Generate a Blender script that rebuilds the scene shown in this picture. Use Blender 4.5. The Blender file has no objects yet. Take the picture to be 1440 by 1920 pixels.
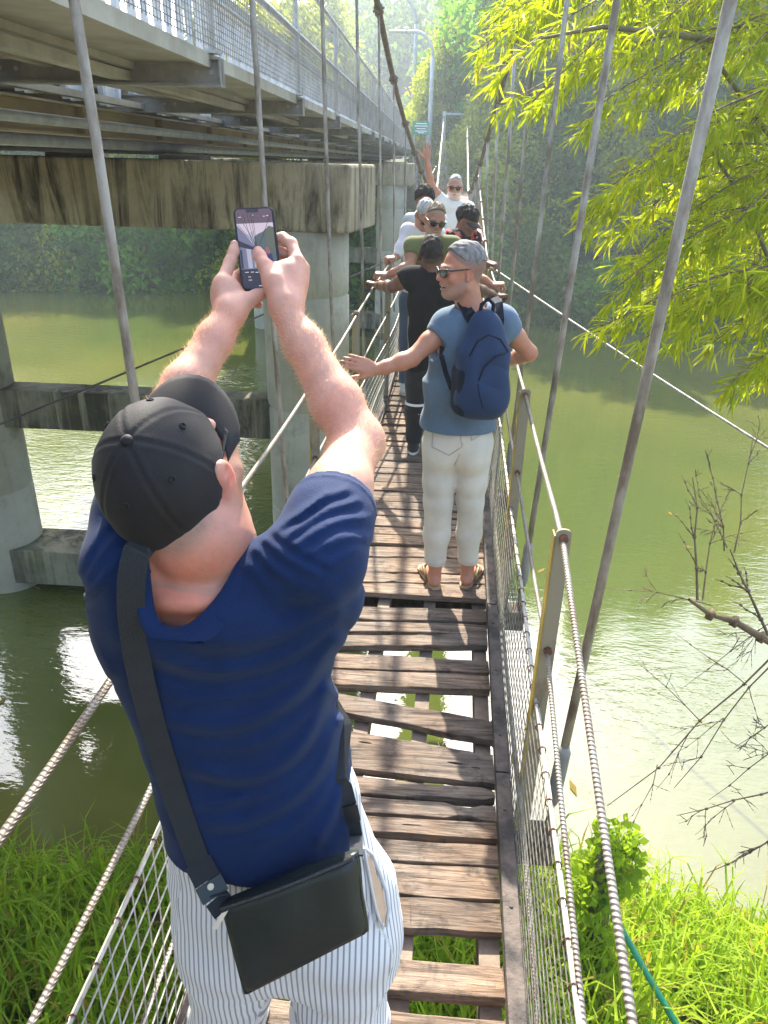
import bpy, math, random
import numpy as np
from mathutils import Vector, Matrix, noise as mnoise
C = bpy.context.scene.collection
S = bpy.context.scene
random.seed(7); rng = np.random.default_rng(11)

# ------------------------------------------------------------------ camera
F = 1400.0                                  # focal length in pixels of the 1440 px wide photograph
PITCH, YAW, RHO = math.radians(25.153), math.radians(3.065), math.radians(1.5)
_f = np.array([-math.sin(YAW)*math.cos(PITCH), math.cos(YAW)*math.cos(PITCH), -math.sin(PITCH)])
_r0 = np.array([math.cos(YAW), math.sin(YAW), 0.0]); _u0 = np.cross(_r0, _f)
_R = _r0*math.cos(RHO) + _u0*math.sin(RHO); _U = -_r0*math.sin(RHO) + _u0*math.cos(RHO)
cam_d = bpy.data.cameras.new('camera'); cam = bpy.data.objects.new('camera', cam_d); C.objects.link(cam)
cam_d.sensor_fit = 'HORIZONTAL'; cam_d.sensor_width = 36.0; cam_d.lens = 36.0*F/1440.0
cam_d.clip_start = 0.05; cam_d.clip_end = 2000
cam.matrix_world = Matrix(((_R[0], _U[0], -_f[0], 0), (_R[1], _U[1], -_f[1], 0), (_R[2], _U[2], -_f[2], 0), (0, 0, 0, 1)))
S.camera = cam
def ray(px, py): return _f + _R*((px-720)/F) + _U*((960-py)/F)
def P(px, py, w): return ray(px, py)*w
def atY(px, py, Y): d = ray(px, py); return d*(Y/d[1])
def atZ(px, py, Z): d = ray(px, py); return d*(Z/d[2])

# ------------------------------------------------------------------ light
SUN_EL, SUN_AZ = math.radians(43), math.radians(-8)     # azimuth from +Y towards +X
w = bpy.data.worlds.new('World'); S.world = w; w.use_nodes = True
nt = w.node_tree
sky = nt.nodes.new('ShaderNodeTexSky'); sky.sky_type = 'NISHITA'; sky.sun_disc = False
sky.sun_elevation = SUN_EL; sky.sun_rotation = SUN_AZ; sky.air_density = 1.0; sky.dust_density = 2.6; sky.ozone_density = 1.0
bg = nt.nodes['Background']; bg.inputs['Strength'].default_value = 0.15
nt.links.new(sky.outputs[0], bg.inputs['Color'])
sd = bpy.data.lights.new('sun', 'SUN'); sd.energy = 4.4; sd.angle = math.radians(0.55); sd.color = (1.0, 0.93, 0.80)
sun = bpy.data.objects.new('sun', sd); C.objects.link(sun)
_sdir = Vector((math.sin(SUN_AZ)*math.cos(SUN_EL), math.cos(SUN_AZ)*math.cos(SUN_EL), math.sin(SUN_EL)))
sun.rotation_euler = _sdir.to_track_quat('Z', 'Y').to_euler()
S.view_settings.view_transform = 'Standard'; S.view_settings.look = 'None'
S.view_settings.exposure = 2.12; S.view_settings.gamma = 1.0; S.view_settings.use_curve_mapping = False
S.cycles.max_bounces = 8; S.cycles.transparent_max_bounces = 8; S.cycles.volume_bounces = 0
S.cycles.sample_clamp_indirect = 6.0; S.cycles.use_denoising = True

# ------------------------------------------------------------------ objects
def tag(o, label=None, cat=None, group=None, kind=None):
    if label: o['label'] = label
    if cat: o['category'] = cat
    if group: o['group'] = group
    if kind: o['kind'] = kind
    return o
def thing(name, label, cat, loc=(0, 0, 0), group=None):
    o = bpy.data.objects.new(name, None); C.objects.link(o); o.location = loc
    o.empty_display_size = 0.1
    return tag(o, label, cat, group)
def link(name, me, parent=None, local=False):
    """A mesh object; its vertices are world coordinates unless local."""
    o = bpy.data.objects.new(name, me); C.objects.link(o)
    if parent is not None:
        o.parent = parent
        if not local:
            q = parent; L = Vector((0, 0, 0))
            while q is not None: L += q.location; q = q.parent
            o.location = -L
    return o
def copy_tree(o, parent=None):
    c = o.copy(); C.objects.link(c)
    if parent is not None: c.parent = parent
    for ch in list(o.children): copy_tree(ch, c)
    return c

class MB:
    """Collects polygons; build() makes one mesh object of them."""
    def __init__(s): s.v = []; s.f = []; s.uv = []; s.mi = []; s.c = []; s.m = 0; s.col = (1, 1, 1)
    def add(s, vs, fs, uvs=None):
        b = len(s.v); s.v += [tuple(map(float, q)) for q in vs]; s.c += [s.col]*len(vs)
        s.uv += uvs if uvs is not None else [(0.0, 0.0)]*len(vs)
        for f in fs: s.f.append(tuple(b+i for i in f)); s.mi.append(s.m)
    def box(s, c, size, M=None):
        x, y, z = (q/2 for q in size); c = np.array(c, float)
        vs = [np.array(q, float) for q in ((-x,-y,-z),(x,-y,-z),(x,y,-z),(-x,y,-z),(-x,-y,z),(x,-y,z),(x,y,z),(-x,y,z))]
        if M is not None: vs = [np.array(M) @ q for q in vs]
        s.add([c+q for q in vs], [(3,2,1,0),(4,5,6,7),(0,1,5,4),(1,2,6,5),(2,3,7,6),(3,0,4,7)])
    def beam(s, a, b, w_, h, up=(0, 0, 1)):
        a = np.array(a, float); b = np.array(b, float); d = b-a; L = np.linalg.norm(d); d /= L
        up = np.array(up, float); sd_ = np.cross(d, up); sd_ /= np.linalg.norm(sd_); u = np.cross(sd_, d)
        s.box((a+b)/2, (w_, L, h), np.stack([sd_, d, u], 1))
    def tube(s, pts, r, n=8, cap=True, closed=False):
        pts = [np.array(q, float) for q in pts]; m = len(pts)
        rs = r if hasattr(r, '__len__') else [r]*m
        T = []
        for i in range(m):
            if closed: t = pts[(i+1) % m]-pts[i-1]
            else: t = pts[min(i+1, m-1)]-pts[max(i-1, 0)]
            T.append(t/(np.linalg.norm(t)+1e-12))
        nrm = np.cross(T[0], (0, 0, 1.0))
        if np.linalg.norm(nrm) < 1e-3: nrm = np.cross(T[0], (1.0, 0, 0))
        nrm /= np.linalg.norm(nrm)
        vs = []; uvs = []; L = 0.0
        for i in range(m):
            if i: L += np.linalg.norm(pts[i]-pts[i-1])
            nrm = nrm-T[i]*(nrm@T[i]); nrm /= np.linalg.norm(nrm); bn = np.cross(T[i], nrm)
            for k in range(n):
                a = 2*math.pi*k/n
                vs.append(pts[i]+(nrm*math.cos(a)+bn*math.sin(a))*rs[i]); uvs.append((k/n, L))
        fs = []
        for i in range(m if closed else m-1):
            j = (i+1) % m
            for k in range(n):
                k2 = (k+1) % n; fs.append((i*n+k, i*n+k2, j*n+k2, j*n+k))
        if cap and not closed: fs += [tuple(range(n-1, -1, -1)), tuple((m-1)*n+k for k in range(n))]
        s.add(vs, fs, uvs)
    def prism(s, poly, ext):
        """poly: closed 3-D polygon, extruded by the vector ext."""
        n = len(poly); a = [np.array(q, float) for q in poly]; e = np.array(ext, float)
        s.add(a+[q+e for q in a], [tuple(range(n-1, -1, -1)), tuple(range(n, 2*n))]+[(i, (i+1) % n, n+(i+1) % n, n+i) for i in range(n)])
    def mesh(s, name, mats, smooth=False, uv=False, col=False):
        me = bpy.data.meshes.new(name); me.from_pydata(s.v, [], s.f)
        for m_ in (mats if isinstance(mats, (list, tuple)) else [mats]):
            if m_: me.materials.append(m_)
        if any(s.mi): me.polygons.foreach_set('material_index', s.mi)
        if smooth: me.polygons.foreach_set('use_smooth', [True]*len(s.f))
        if uv:
            l = me.uv_layers.new(name='UVMap'); idx = np.empty(len(me.loops), int); me.loops.foreach_get('vertex_index', idx)
            l.data.foreach_set('uv', np.array(s.uv)[idx].ravel())
        if col:
            a = me.color_attributes.new('Col', 'FLOAT_COLOR', 'POINT'); cc = np.ones((len(s.v), 4)); cc[:, :3] = s.c
            a.data.foreach_set('color', cc.ravel())
        me.update(); return me
    def build(s, name, mats, parent=None, smooth=False, uv=False, col=False, bevel=0, local=False):
        o = link(name, s.mesh(name, mats, smooth, uv, col), parent, local)
        if bevel:
            b = o.modifiers.new('bevel', 'BEVEL'); b.width = bevel; b.segments = 2; b.limit_method = 'ANGLE'; b.angle_limit = math.radians(40)
        return o

# ------------------------------------------------------------------ materials
class NT:
    """Short hand for one material's node tree."""
    def __init__(s, name):
        s.m = bpy.data.materials.new(name); s.m.use_nodes = True; s.t = s.m.node_tree; s.b = s.t.nodes['Principled BSDF']; s.out = s.t.nodes['Material Output']
        s.co = None
    def n(s, t, **kw):
        q = s.t.nodes.new('ShaderNode'+t)
        for k, v in kw.items(): setattr(q, k, v)
        return q
    def l(s, a, b): s.t.links.new(a, b)
    def coord(s, scale=None, kind='Object', rot=None):
        tc = s.n('TexCoord')
        if scale is None: return tc.outputs[kind]
        mp = s.n('Mapping'); mp.inputs['Scale'].default_value = scale if hasattr(scale, '__len__') else (scale,)*3
        if rot: mp.inputs['Rotation'].default_value = rot
        s.l(tc.outputs[kind], mp.inputs['Vector']); return mp.outputs[0]
    def noise(s, scale, detail=4, rough=0.6, vec=None, dist=0):
        q = s.n('TexNoise'); q.inputs['Scale'].default_value = scale; q.inputs['Detail'].default_value = detail
        q.inputs['Roughness'].default_value = rough; q.inputs['Distortion'].default_value = dist
        s.l(vec if vec is not None else s.coord(), q.inputs['Vector']); return q.outputs['Fac']
    def ramp(s, fac, stops):
        q = s.n('ValToRGB'); e = q.color_ramp.elements
        for i, (p_, c) in enumerate(stops):
            el = e[i] if i < 2 else e.new(p_)
            el.position = p_; el.color = (c, c, c, 1) if not hasattr(c, '__len__') else (*c, 1)
        s.l(fac, q.inputs[0]); return q.outputs[0]
    def mix(s, fac, a, b, mode='MIX'):
        q = s.n('Mix', data_type='RGBA', blend_type=mode)
        for v, i in ((fac, 0), (a, 6), (b, 7)):
            if hasattr(v, 'is_linked'): s.l(v, q.inputs[i])
            elif i == 0: q.inputs[0].default_value = v
            else: q.inputs[i].default_value = (*v, 1)
        return q.outputs[2]
    def math(s, op, a, b=None, c=None):
        q = s.n('Math', operation=op)
        for i, v in enumerate((a, b, c)):
            if v is None: continue
            if hasattr(v, 'is_linked'): s.l(v, q.inputs[i])
            else: q.inputs[i].default_value = v
        return q.outputs[0]
    def bump(s, h, strength=0.3, dist=0.01):
        q = s.n('Bump'); q.inputs['Strength'].default_value = strength; q.inputs['Distance'].default_value = dist
        s.l(h, q.inputs['Height']); s.l(q.outputs[0], s.b.inputs['Normal']); return q
    def set(s, **kw):
        names = dict(base='Base Color', rough='Roughness', metal='Metallic', spec='Specular IOR Level', sss='Subsurface Weight', sheen='Sheen Weight', ior='IOR', alpha='Alpha', coat='Coat Weight', trans='Transmission Weight')
        for k, v in kw.items():
            i = s.b.inputs[names[k]]
            if hasattr(v, 'is_linked'): s.l(v, i)
            elif hasattr(v, '__len__'): i.default_value = (*v, 1)
            else: i.default_value = v
        return s
def nmat(name, c1, c2, scale=8, rough=0.7, bump=0.2, bdist=0.01, metal=0.0, detail=6, stretch=None, lo=0.35, hi=0.65, spec=0.5):
    t = NT(name); vec = t.coord(stretch) if stretch else t.coord()
    f_ = t.noise(scale, detail, 0.65, vec); t.set(base=t.ramp(f_, [(lo, c1), (hi, c2)]), rough=rough, metal=metal, spec=spec)
    if bump: t.bump(t.noise(scale*4, 4, 0.6, vec), bump, bdist)
    return t.m

# ------------------------------------------------------------------ implicit surfaces (bodies, clothes)
def unit(v): v = np.asarray(v, float); return v/(np.linalg.norm(v)+1e-12)
def basis(fwd, up=(0, 0, 1)):
    """columns right, forward, up"""
    y = unit(fwd); x = unit(np.cross(y, up)); z = np.cross(x, y); return np.stack([x, y, z], 1)
class SDF:
    def __init__(s): s.ops = []
    def cone(s, a, b, ra, rb=None, k=0.02, op='u', sq=None):
        s.ops.append(('c', np.array(a, float), np.array(b, float), ra, ra if rb is None else rb, k, op)); return s
    def chain(s, pts, rs, k=0.02, op='u'):
        for i in range(len(pts)-1): s.cone(pts[i], pts[i+1], rs[i], rs[i+1], k, op)
        return s
    def ell(s, c, r, M=None, k=0.02, op='u'):
        r = np.array(r if hasattr(r, '__len__') else (r,)*3, float)
        s.ops.append(('e', np.array(c, float), r, np.eye(3) if M is None else np.array(M, float), k, op)); return s
    def stack(s, rows, k=0.02, op='u', p=2.3):
        """rows (z, cx, cy, rx, ry) of a body of horizontal sections"""
        s.ops.append(('s', np.array(sorted(rows), float), p, k, op)); return s
    def rbox(s, c, h, r, M=None, k=0.005, op='u'):
        s.ops.append(('b', np.array(c, float), np.array(h, float), r, np.eye(3) if M is None else np.array(M, float), k, op)); return s
    def fn(s, f_, op='f'): s.ops.append(('f', f_, op)); return s     # f(p, d) -> new d on the whole grid
    def extend(s, o, grow=0.0): 
        for q in o.ops: s.ops.append(q)
        return s
    def _box(s, q, m):
        if q[0] == 'c':
            r = max(q[3], q[4]); return np.minimum(q[1], q[2])-r-m, np.maximum(q[1], q[2])+r+m
        if q[0] == 'e':
            e = np.sqrt(((q[3]*q[2])**2).sum(1)); return q[1]-e-m, q[1]+e+m
        if q[0] == 'b':
            e = np.abs(q[4]) @ q[2]; return q[1]-e-m, q[1]+e+m
        if q[0] == 's':
            t = q[1]; return (np.array([(t[:, 1]-t[:, 3]).min(), (t[:, 2]-t[:, 4]).min(), t[0, 0]])-m, np.array([(t[:, 1]+t[:, 3]).max(), (t[:, 2]+t[:, 4]).max(), t[-1, 0]])+m)
    def bounds(s, pad=0.03):
        lo = np.full(3, 1e9); hi = -lo
        for q in s.ops:
            if q[0] == 'f' or q[-1] != 'u': continue
            a, b = s._box(q, pad); lo = np.minimum(lo, a); hi = np.maximum(hi, b)
        return lo, hi
    def _ev(s, q, X, Y, Z):
        if q[0] == 'c':
            A, B = q[1], q[2]; ba = B-A; L2 = max(float(ba@ba), 1e-12)
            t = np.clip(((X-A[0])*ba[0]+(Y-A[1])*ba[1]+(Z-A[2])*ba[2])/L2, 0, 1)
            d = np.sqrt((X-A[0]-t*ba[0])**2+(Y-A[1]-t*ba[1])**2+(Z-A[2]-t*ba[2])**2)-(q[3]+(q[4]-q[3])*t)
        elif q[0] == 'e':
            c, r, M = q[1], q[2], q[3]; x, y, z = X-c[0], Y-c[1], Z-c[2]
            u, v, w_ = (x*M[0, i]+y*M[1, i]+z*M[2, i] for i in range(3))
            k0 = np.sqrt((u/r[0])**2+(v/r[1])**2+(w_/r[2])**2); k1 = np.sqrt((u/r[0]**2)**2+(v/r[1]**2)**2+(w_/r[2]**2)**2)+1e-6
            d = k0*(k0-1)/k1; d = np.where(k0 < 0.2, -r.min(), d)
        elif q[0] == 'b':
            c, hh, r, M = q[1], q[2], q[3], q[4]; x, y, z = X-c[0], Y-c[1], Z-c[2]
            u, v, w_ = (np.abs(x*M[0, i]+y*M[1, i]+z*M[2, i])-hh[i]+r for i in range(3))
            d = np.sqrt(np.maximum(u, 0)**2+np.maximum(v, 0)**2+np.maximum(w_, 0)**2)+np.minimum(np.maximum(u, np.maximum(v, w_)), 0)-r
        else:
            t, p_ = q[1], q[2]; zz = Z
            cx, cy, rx, ry = (np.interp(zz, t[:, 0], t[:, i]) for i in (1, 2, 3, 4))
            g = ((np.abs(X-cx)/rx)**p_+(np.abs(Y-cy)/ry)**p_)**(1/p_)
            d = (g-1)*np.minimum(rx, ry)*1.0
            dz = np.maximum(t[0, 0]-Z, Z-t[-1, 0]); d = np.maximum(d, dz)
        return d
    def at(s, p_):
        p_ = np.atleast_2d(np.asarray(p_, float)); X, Y, Z = p_.T; D = np.full(len(p_), 0.2)
        for q in s.ops:
            if q[0] == 'f': continue
            d = s._ev(q, X, Y, Z); k = max(q[-2], 1e-6)
            if q[-1] == 'u': h = np.maximum(k-np.abs(D-d), 0)/k; D = np.minimum(D, d)-h*h*k*0.25
            else: h = np.maximum(k-np.abs(D+d), 0)/k; D = np.maximum(D, -d)+h*h*k*0.25
        return D
    def hit(s, px, py, w0=0.5, off=0.0):
        """the point of the surface seen at a pixel, pulled off it towards the lens"""
        d = ray(px, py); L = np.linalg.norm(d); t = w0
        for _ in range(90):
            e = float(s.at(d*t)[0])
            if e < 0.0006: break
            t += max(e, 0.0004)*0.8/L
            if t > 9: break
        return d*(t-off/L)
    def field(s, lo, hi, h):
        n = np.maximum(np.ceil((hi-lo)/h).astype(int)+1, 2)
        ax = [(lo[i]+h*np.arange(n[i])).astype(np.float32) for i in range(3)]
        D = np.full(n, 0.2, np.float32)
        for q in s.ops:
            if q[0] == 'f':
                X, Y, Z = np.meshgrid(*ax, indexing='ij', sparse=True); D = q[1](X, Y, Z, D).astype(np.float32); continue
            k, op = q[-2], q[-1]; a, b = s._box(q, 0.03+k)
            i0 = np.clip(np.floor((a-lo)/h).astype(int), 0, n); i1 = np.clip(np.ceil((b-lo)/h).astype(int)+1, 0, n)
            if (i1 <= i0).any(): continue
            sl = tuple(slice(i0[j], i1[j]) for j in range(3))
            X, Y, Z = np.meshgrid(*[ax[j][sl[j]] for j in range(3)], indexing='ij', sparse=True)
            d = s._ev(q, X, Y, Z)
            d = d.astype(np.float32); o = D[sl]
            if op == 'u':
                hh = np.maximum(k-np.abs(o-d), 0)/max(k, 1e-6); D[sl] = np.minimum(o, d)-hh*hh*k*0.25
            elif op == 's':
                hh = np.maximum(k-np.abs(o+d), 0)/max(k, 1e-6); D[sl] = np.maximum(o, -d)+hh*hh*k*0.25
        return D, ax
def surface_nets(D, ax):
    n = D.shape; sg = D < 0
    cells = np.zeros((n[0]-1, n[1]-1, n[2]-1), bool); allin = np.ones_like(cells)
    for i in (0, 1):
        for j in (0, 1):
            for k in (0, 1):
                c = sg[i:n[0]-1+i, j:n[1]-1+j, k:n[2]-1+k]; cells |= c; allin &= c
    cells &= ~allin
    idx = np.argwhere(cells)
    if len(idx) == 0: return np.zeros((0, 3)), np.zeros((0, 4), int)
    ids = np.full(cells.shape, -1, np.int64); ids[cells] = np.arange(len(idx))
    acc = np.zeros((len(idx), 3)); cnt = np.zeros(len(idx))
    crn = [(i, j, k) for i in (0, 1) for j in (0, 1) for k in (0, 1)]
    val = {c: D[idx[:, 0]+c[0], idx[:, 1]+c[1], idx[:, 2]+c[2]].astype(float) for c in crn}
    for c in crn:
        for a in range(3):
            if c[a] == 0:
                e = list(c); e[a] = 1; e = tuple(e); v0, v1 = val[c], val[e]; m = (v0 < 0) != (v1 < 0)
                t = np.where(m, v0/np.where(m, v0-v1, 1), 0)
                p_ = np.tile(np.array(c, float), (len(idx), 1)); p_[:, a] += t
                acc[m] += p_[m]; cnt[m] += 1
    pos = idx+acc/cnt[:, None]
    h = np.array([float(q[1]-q[0]) for q in ax]); V = pos*h+np.array([float(q[0]) for q in ax])
    quads = []
    for a in range(3):
        b, c = (a+1) % 3, (a+2) % 3
        s0 = [slice(None)]*3; s1 = [slice(None)]*3; s0[a] = slice(0, n[a]-1); s1[a] = slice(1, n[a])
        A, B = sg[tuple(s0)], sg[tuple(s1)]
        E = np.argwhere(A != B); E = E[(E[:, b] > 0) & (E[:, c] > 0) & (E[:, b] < n[b]-1) & (E[:, c] < n[c]-1)]
        if not len(E): continue
        def g(db, dc):
            q = E.copy(); q[:, b] -= db; q[:, c] -= dc; return ids[q[:, 0], q[:, 1], q[:, 2]]
        Q = np.stack([g(1, 1), g(0, 1), g(0, 0), g(1, 0)], 1)
        fl = A[E[:, 0], E[:, 1], E[:, 2]]; Q[~fl] = Q[~fl][:, ::-1]; quads.append(Q)
    return V, np.concatenate(quads)
def soften(V, Q, it=2, lam=0.5):
    if not len(Q): return V
    a = np.concatenate([Q[:, i] for i in range(4)]+[Q[:, (i+1) % 4] for i in range(4)]); b = np.concatenate([Q[:, (i+1) % 4] for i in range(4)]+[Q[:, i] for i in range(4)])
    deg = np.bincount(a, minlength=len(V))[:, None]
    deg = np.maximum(deg, 1)
    for i in range(it):
        for l_ in (lam, -lam*0.98) if it > 1 else (lam,):
            s_ = np.stack([np.bincount(a, weights=V[b, j], minlength=len(V)) for j in range(3)], 1); V = V+l_*(s_/deg-V)
    return V
def sdf_obj(name, s, h, mat_, parent=None, boxes=None, colf=None, stripe=None, it=2, disp=None):
    """boxes: [(lo, hi, h)] to mesh the same field at several resolutions; colf(V)->rgb per vertex; stripe(V)->float."""
    lo, hi = s.bounds(); VV = []; QQ = []; nb = 0
    for (a, b, hh) in (boxes or [(lo, hi, h)]):
        a = np.maximum(np.array(a, float), lo); b = np.minimum(np.array(b, float), hi)
        if (b-a <= hh).any(): continue
        D, ax = s.field(a, b, hh); V, Q = surface_nets(D, ax)
        if not len(V): continue
        V = soften(V, Q, it); VV.append(V); QQ.append(Q+nb); nb += len(V)
    V = np.concatenate(VV); Q = np.concatenate(QQ)
    if disp is not None: V = disp(V)
    me = bpy.data.meshes.new(name)
    me.vertices.add(len(V)); me.vertices.foreach_set('co', V.astype(np.float32).ravel())
    me.loops.add(len(Q)*4); me.loops.foreach_set('vertex_index', Q.astype(np.int32).ravel())
    me.polygons.add(len(Q)); me.polygons.foreach_set('loop_start', np.arange(0, len(Q)*4, 4, dtype=np.int32))
    me.polygons.foreach_set('use_smooth', [True]*len(Q))
    me.update(calc_edges=True); me.validate()
    for m_ in (mat_ if isinstance(mat_, (list, tuple)) else [mat_]): me.materials.append(m_)
    if colf is not None:
        a = me.color_attributes.new('Col', 'FLOAT_COLOR', 'POINT'); cc = np.ones((len(V), 4), np.float32); cc[:, :3] = colf(V); a.data.foreach_set('color', cc.ravel())
    if stripe is not None:
        a = me.attributes.new('stripe', 'FLOAT', 'POINT'); a.data.foreach_set('value', stripe(V).astype(np.float32))
    return link(name, me, parent)
# ------------------------------------------------------------------ materials of the place
def m_water():
    t = NT('murky_river_water')
    v = t.coord((1.0, 1.0, 1.0))
    big = t.noise(0.10, 3, 0.5, v); t.set(base=t.ramp(big, [(0.35, (0.060, 0.080, 0.015)), (0.65, (0.118, 0.116, 0.022))]), rough=0.03, ior=1.62, spec=1.0)  # broad yellower patches paint patchy sunlight into the murky water colour
    m1 = t.n('Mapping'); m1.inputs['Scale'].default_value = (1.1, 2.6, 1); m1.inputs['Rotation'].default_value = (0, 0, 0.5); t.l(t.coord(), m1.inputs[0])
    a = t.noise(2.1, 3, 0.55, m1.outputs[0], 0.4); b = t.noise(9.0, 2, 0.5, m1.outputs[0], 0.2)
    calm = t.ramp(t.noise(0.16, 2, 0.5, v), [(0.42, 0.12), (0.62, 1.0)]); sy = t.n('SeparateXYZ'); t.l(t.coord(), sy.inputs[0]); calm = t.math('MULTIPLY', calm, t.ramp(t.math('DIVIDE', t.math('ADD', sy.outputs[1], t.math('MULTIPLY', t.noise(0.5, 2, 0.5, v), 2.0)), 20.0), [(0.33, 0.10), (0.46, 1.0)]))
    h = t.math('ADD', t.math('MULTIPLY', a, 0.055), t.math('ADD', t.math('MULTIPLY', b, 0.014), t.math('MULTIPLY', t.noise(4.6, 3, 0.55, m1.outputs[0], 0.5), 0.030)))
    t.bump(t.math('MULTIPLY', h, calm), 0.75, 0.5); return t.m
def m_concrete(name, c1=(0.30, 0.29, 0.23), c2=(0.17, 0.155, 0.11), dark=(0.035, 0.030, 0.016), amt=0.5, lo=0.48):
    t = NT(name)
    n1 = t.noise(1.6, 6, 0.65); base = t.ramp(n1, [(0.3, c2), (0.7, c1)])
    st = t.noise(1.0, 5, 0.7, t.coord((4.2, 4.2, 0.45)), 1.1)          # streaks that run down the face
    patch = t.noise(0.9, 4, 0.6)
    f_ = t.math('MULTIPLY', t.ramp(st, [(lo, 0.0), (lo+0.16, 1.0)]), t.ramp(patch, [(0.36, 0.1), (0.56, 1.0)]))
    col = t.mix(t.math('MULTIPLY', f_, amt), base, dark)
    moss = t.ramp(t.noise(2.3, 5, 0.7), [(0.55, 0.0), (0.75, 0.5)])
    t.set(base=t.mix(moss, col, (0.10, 0.105, 0.03)), rough=0.9, spec=0.25); t.bump(t.noise(14, 6, 0.7), 0.35, 0.02); return t.m
def m_wood(name, c1, c2, c3, grain=(2.2, 26, 26)):
    t = NT(name); g = t.noise(1.6, 7, 0.7, t.coord(grain), 0.5); base = t.ramp(g, [(0.34, c3), (0.47, c2), (0.62, c1)])
    oi = t.n('ObjectInfo'); base = t.mix(1.0, base, t.ramp(oi.outputs['Random'], [(0.0, (0.72, 0.70, 0.70)), (0.5, (1.0, 0.95, 0.90)), (1.0, (1.22, 1.12, 1.02))]), 'MULTIPLY')
    ck = t.ramp(t.noise(1.1, 4, 0.6, t.coord((grain[0]*0.5, grain[1]*1.6, grain[2]*1.6)), 0.8), [(0.30, 1.0), (0.36, 0.0)]); base = t.mix(ck, base, (0.012, 0.009, 0.007))
    w_ = t.ramp(t.noise(2.4, 5, 0.65), [(0.42, 0.0), (0.66, 0.8)]); col = t.mix(w_, base, t.ramp(g, [(0.3, (0.040, 0.034, 0.030)), (0.6, (0.20, 0.175, 0.150))]))
    blot = t.ramp(t.noise(13, 6, 0.72), [(0.52, 0.0), (0.68, 0.75)]); col = t.mix(blot, col, (0.030, 0.026, 0.022))
    t.set(base=col, rough=0.82, spec=0.3)
    t.bump(t.math('ADD', g, t.math('MULTIPLY', t.noise(60, 3, 0.6, t.coord((0.15, 1, 1))), 0.6)), 0.75, 0.012); return t.m
def m_rope(name, c1, c2, turns=85.0, metal=0.45):
    t = NT(name); uv = t.n('UVMap'); sp = t.n('SeparateXYZ'); t.l(uv.outputs[0], sp.inputs[0])
    ph = t.math('ADD', t.math('MULTIPLY', sp.outputs[0], 6.28318), t.math('MULTIPLY', sp.outputs[1], turns*6.28318))
    s_ = t.math('MULTIPLY_ADD', t.math('SINE', ph), 0.5, 0.5)
    rust = t.noise(9, 4, 0.6); c = t.mix(t.ramp(rust, [(0.45, 0.0), (0.7, 0.7)]), c1, c2)
    t.set(base=t.mix(t.ramp(s_, [(0.0, 0.38), (0.3, 0.0)]), c, tuple(q*0.25 for q in c1)), rough=0.5, metal=metal)
    t.bump(s_, 0.6, 0.004); return t.m
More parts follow.
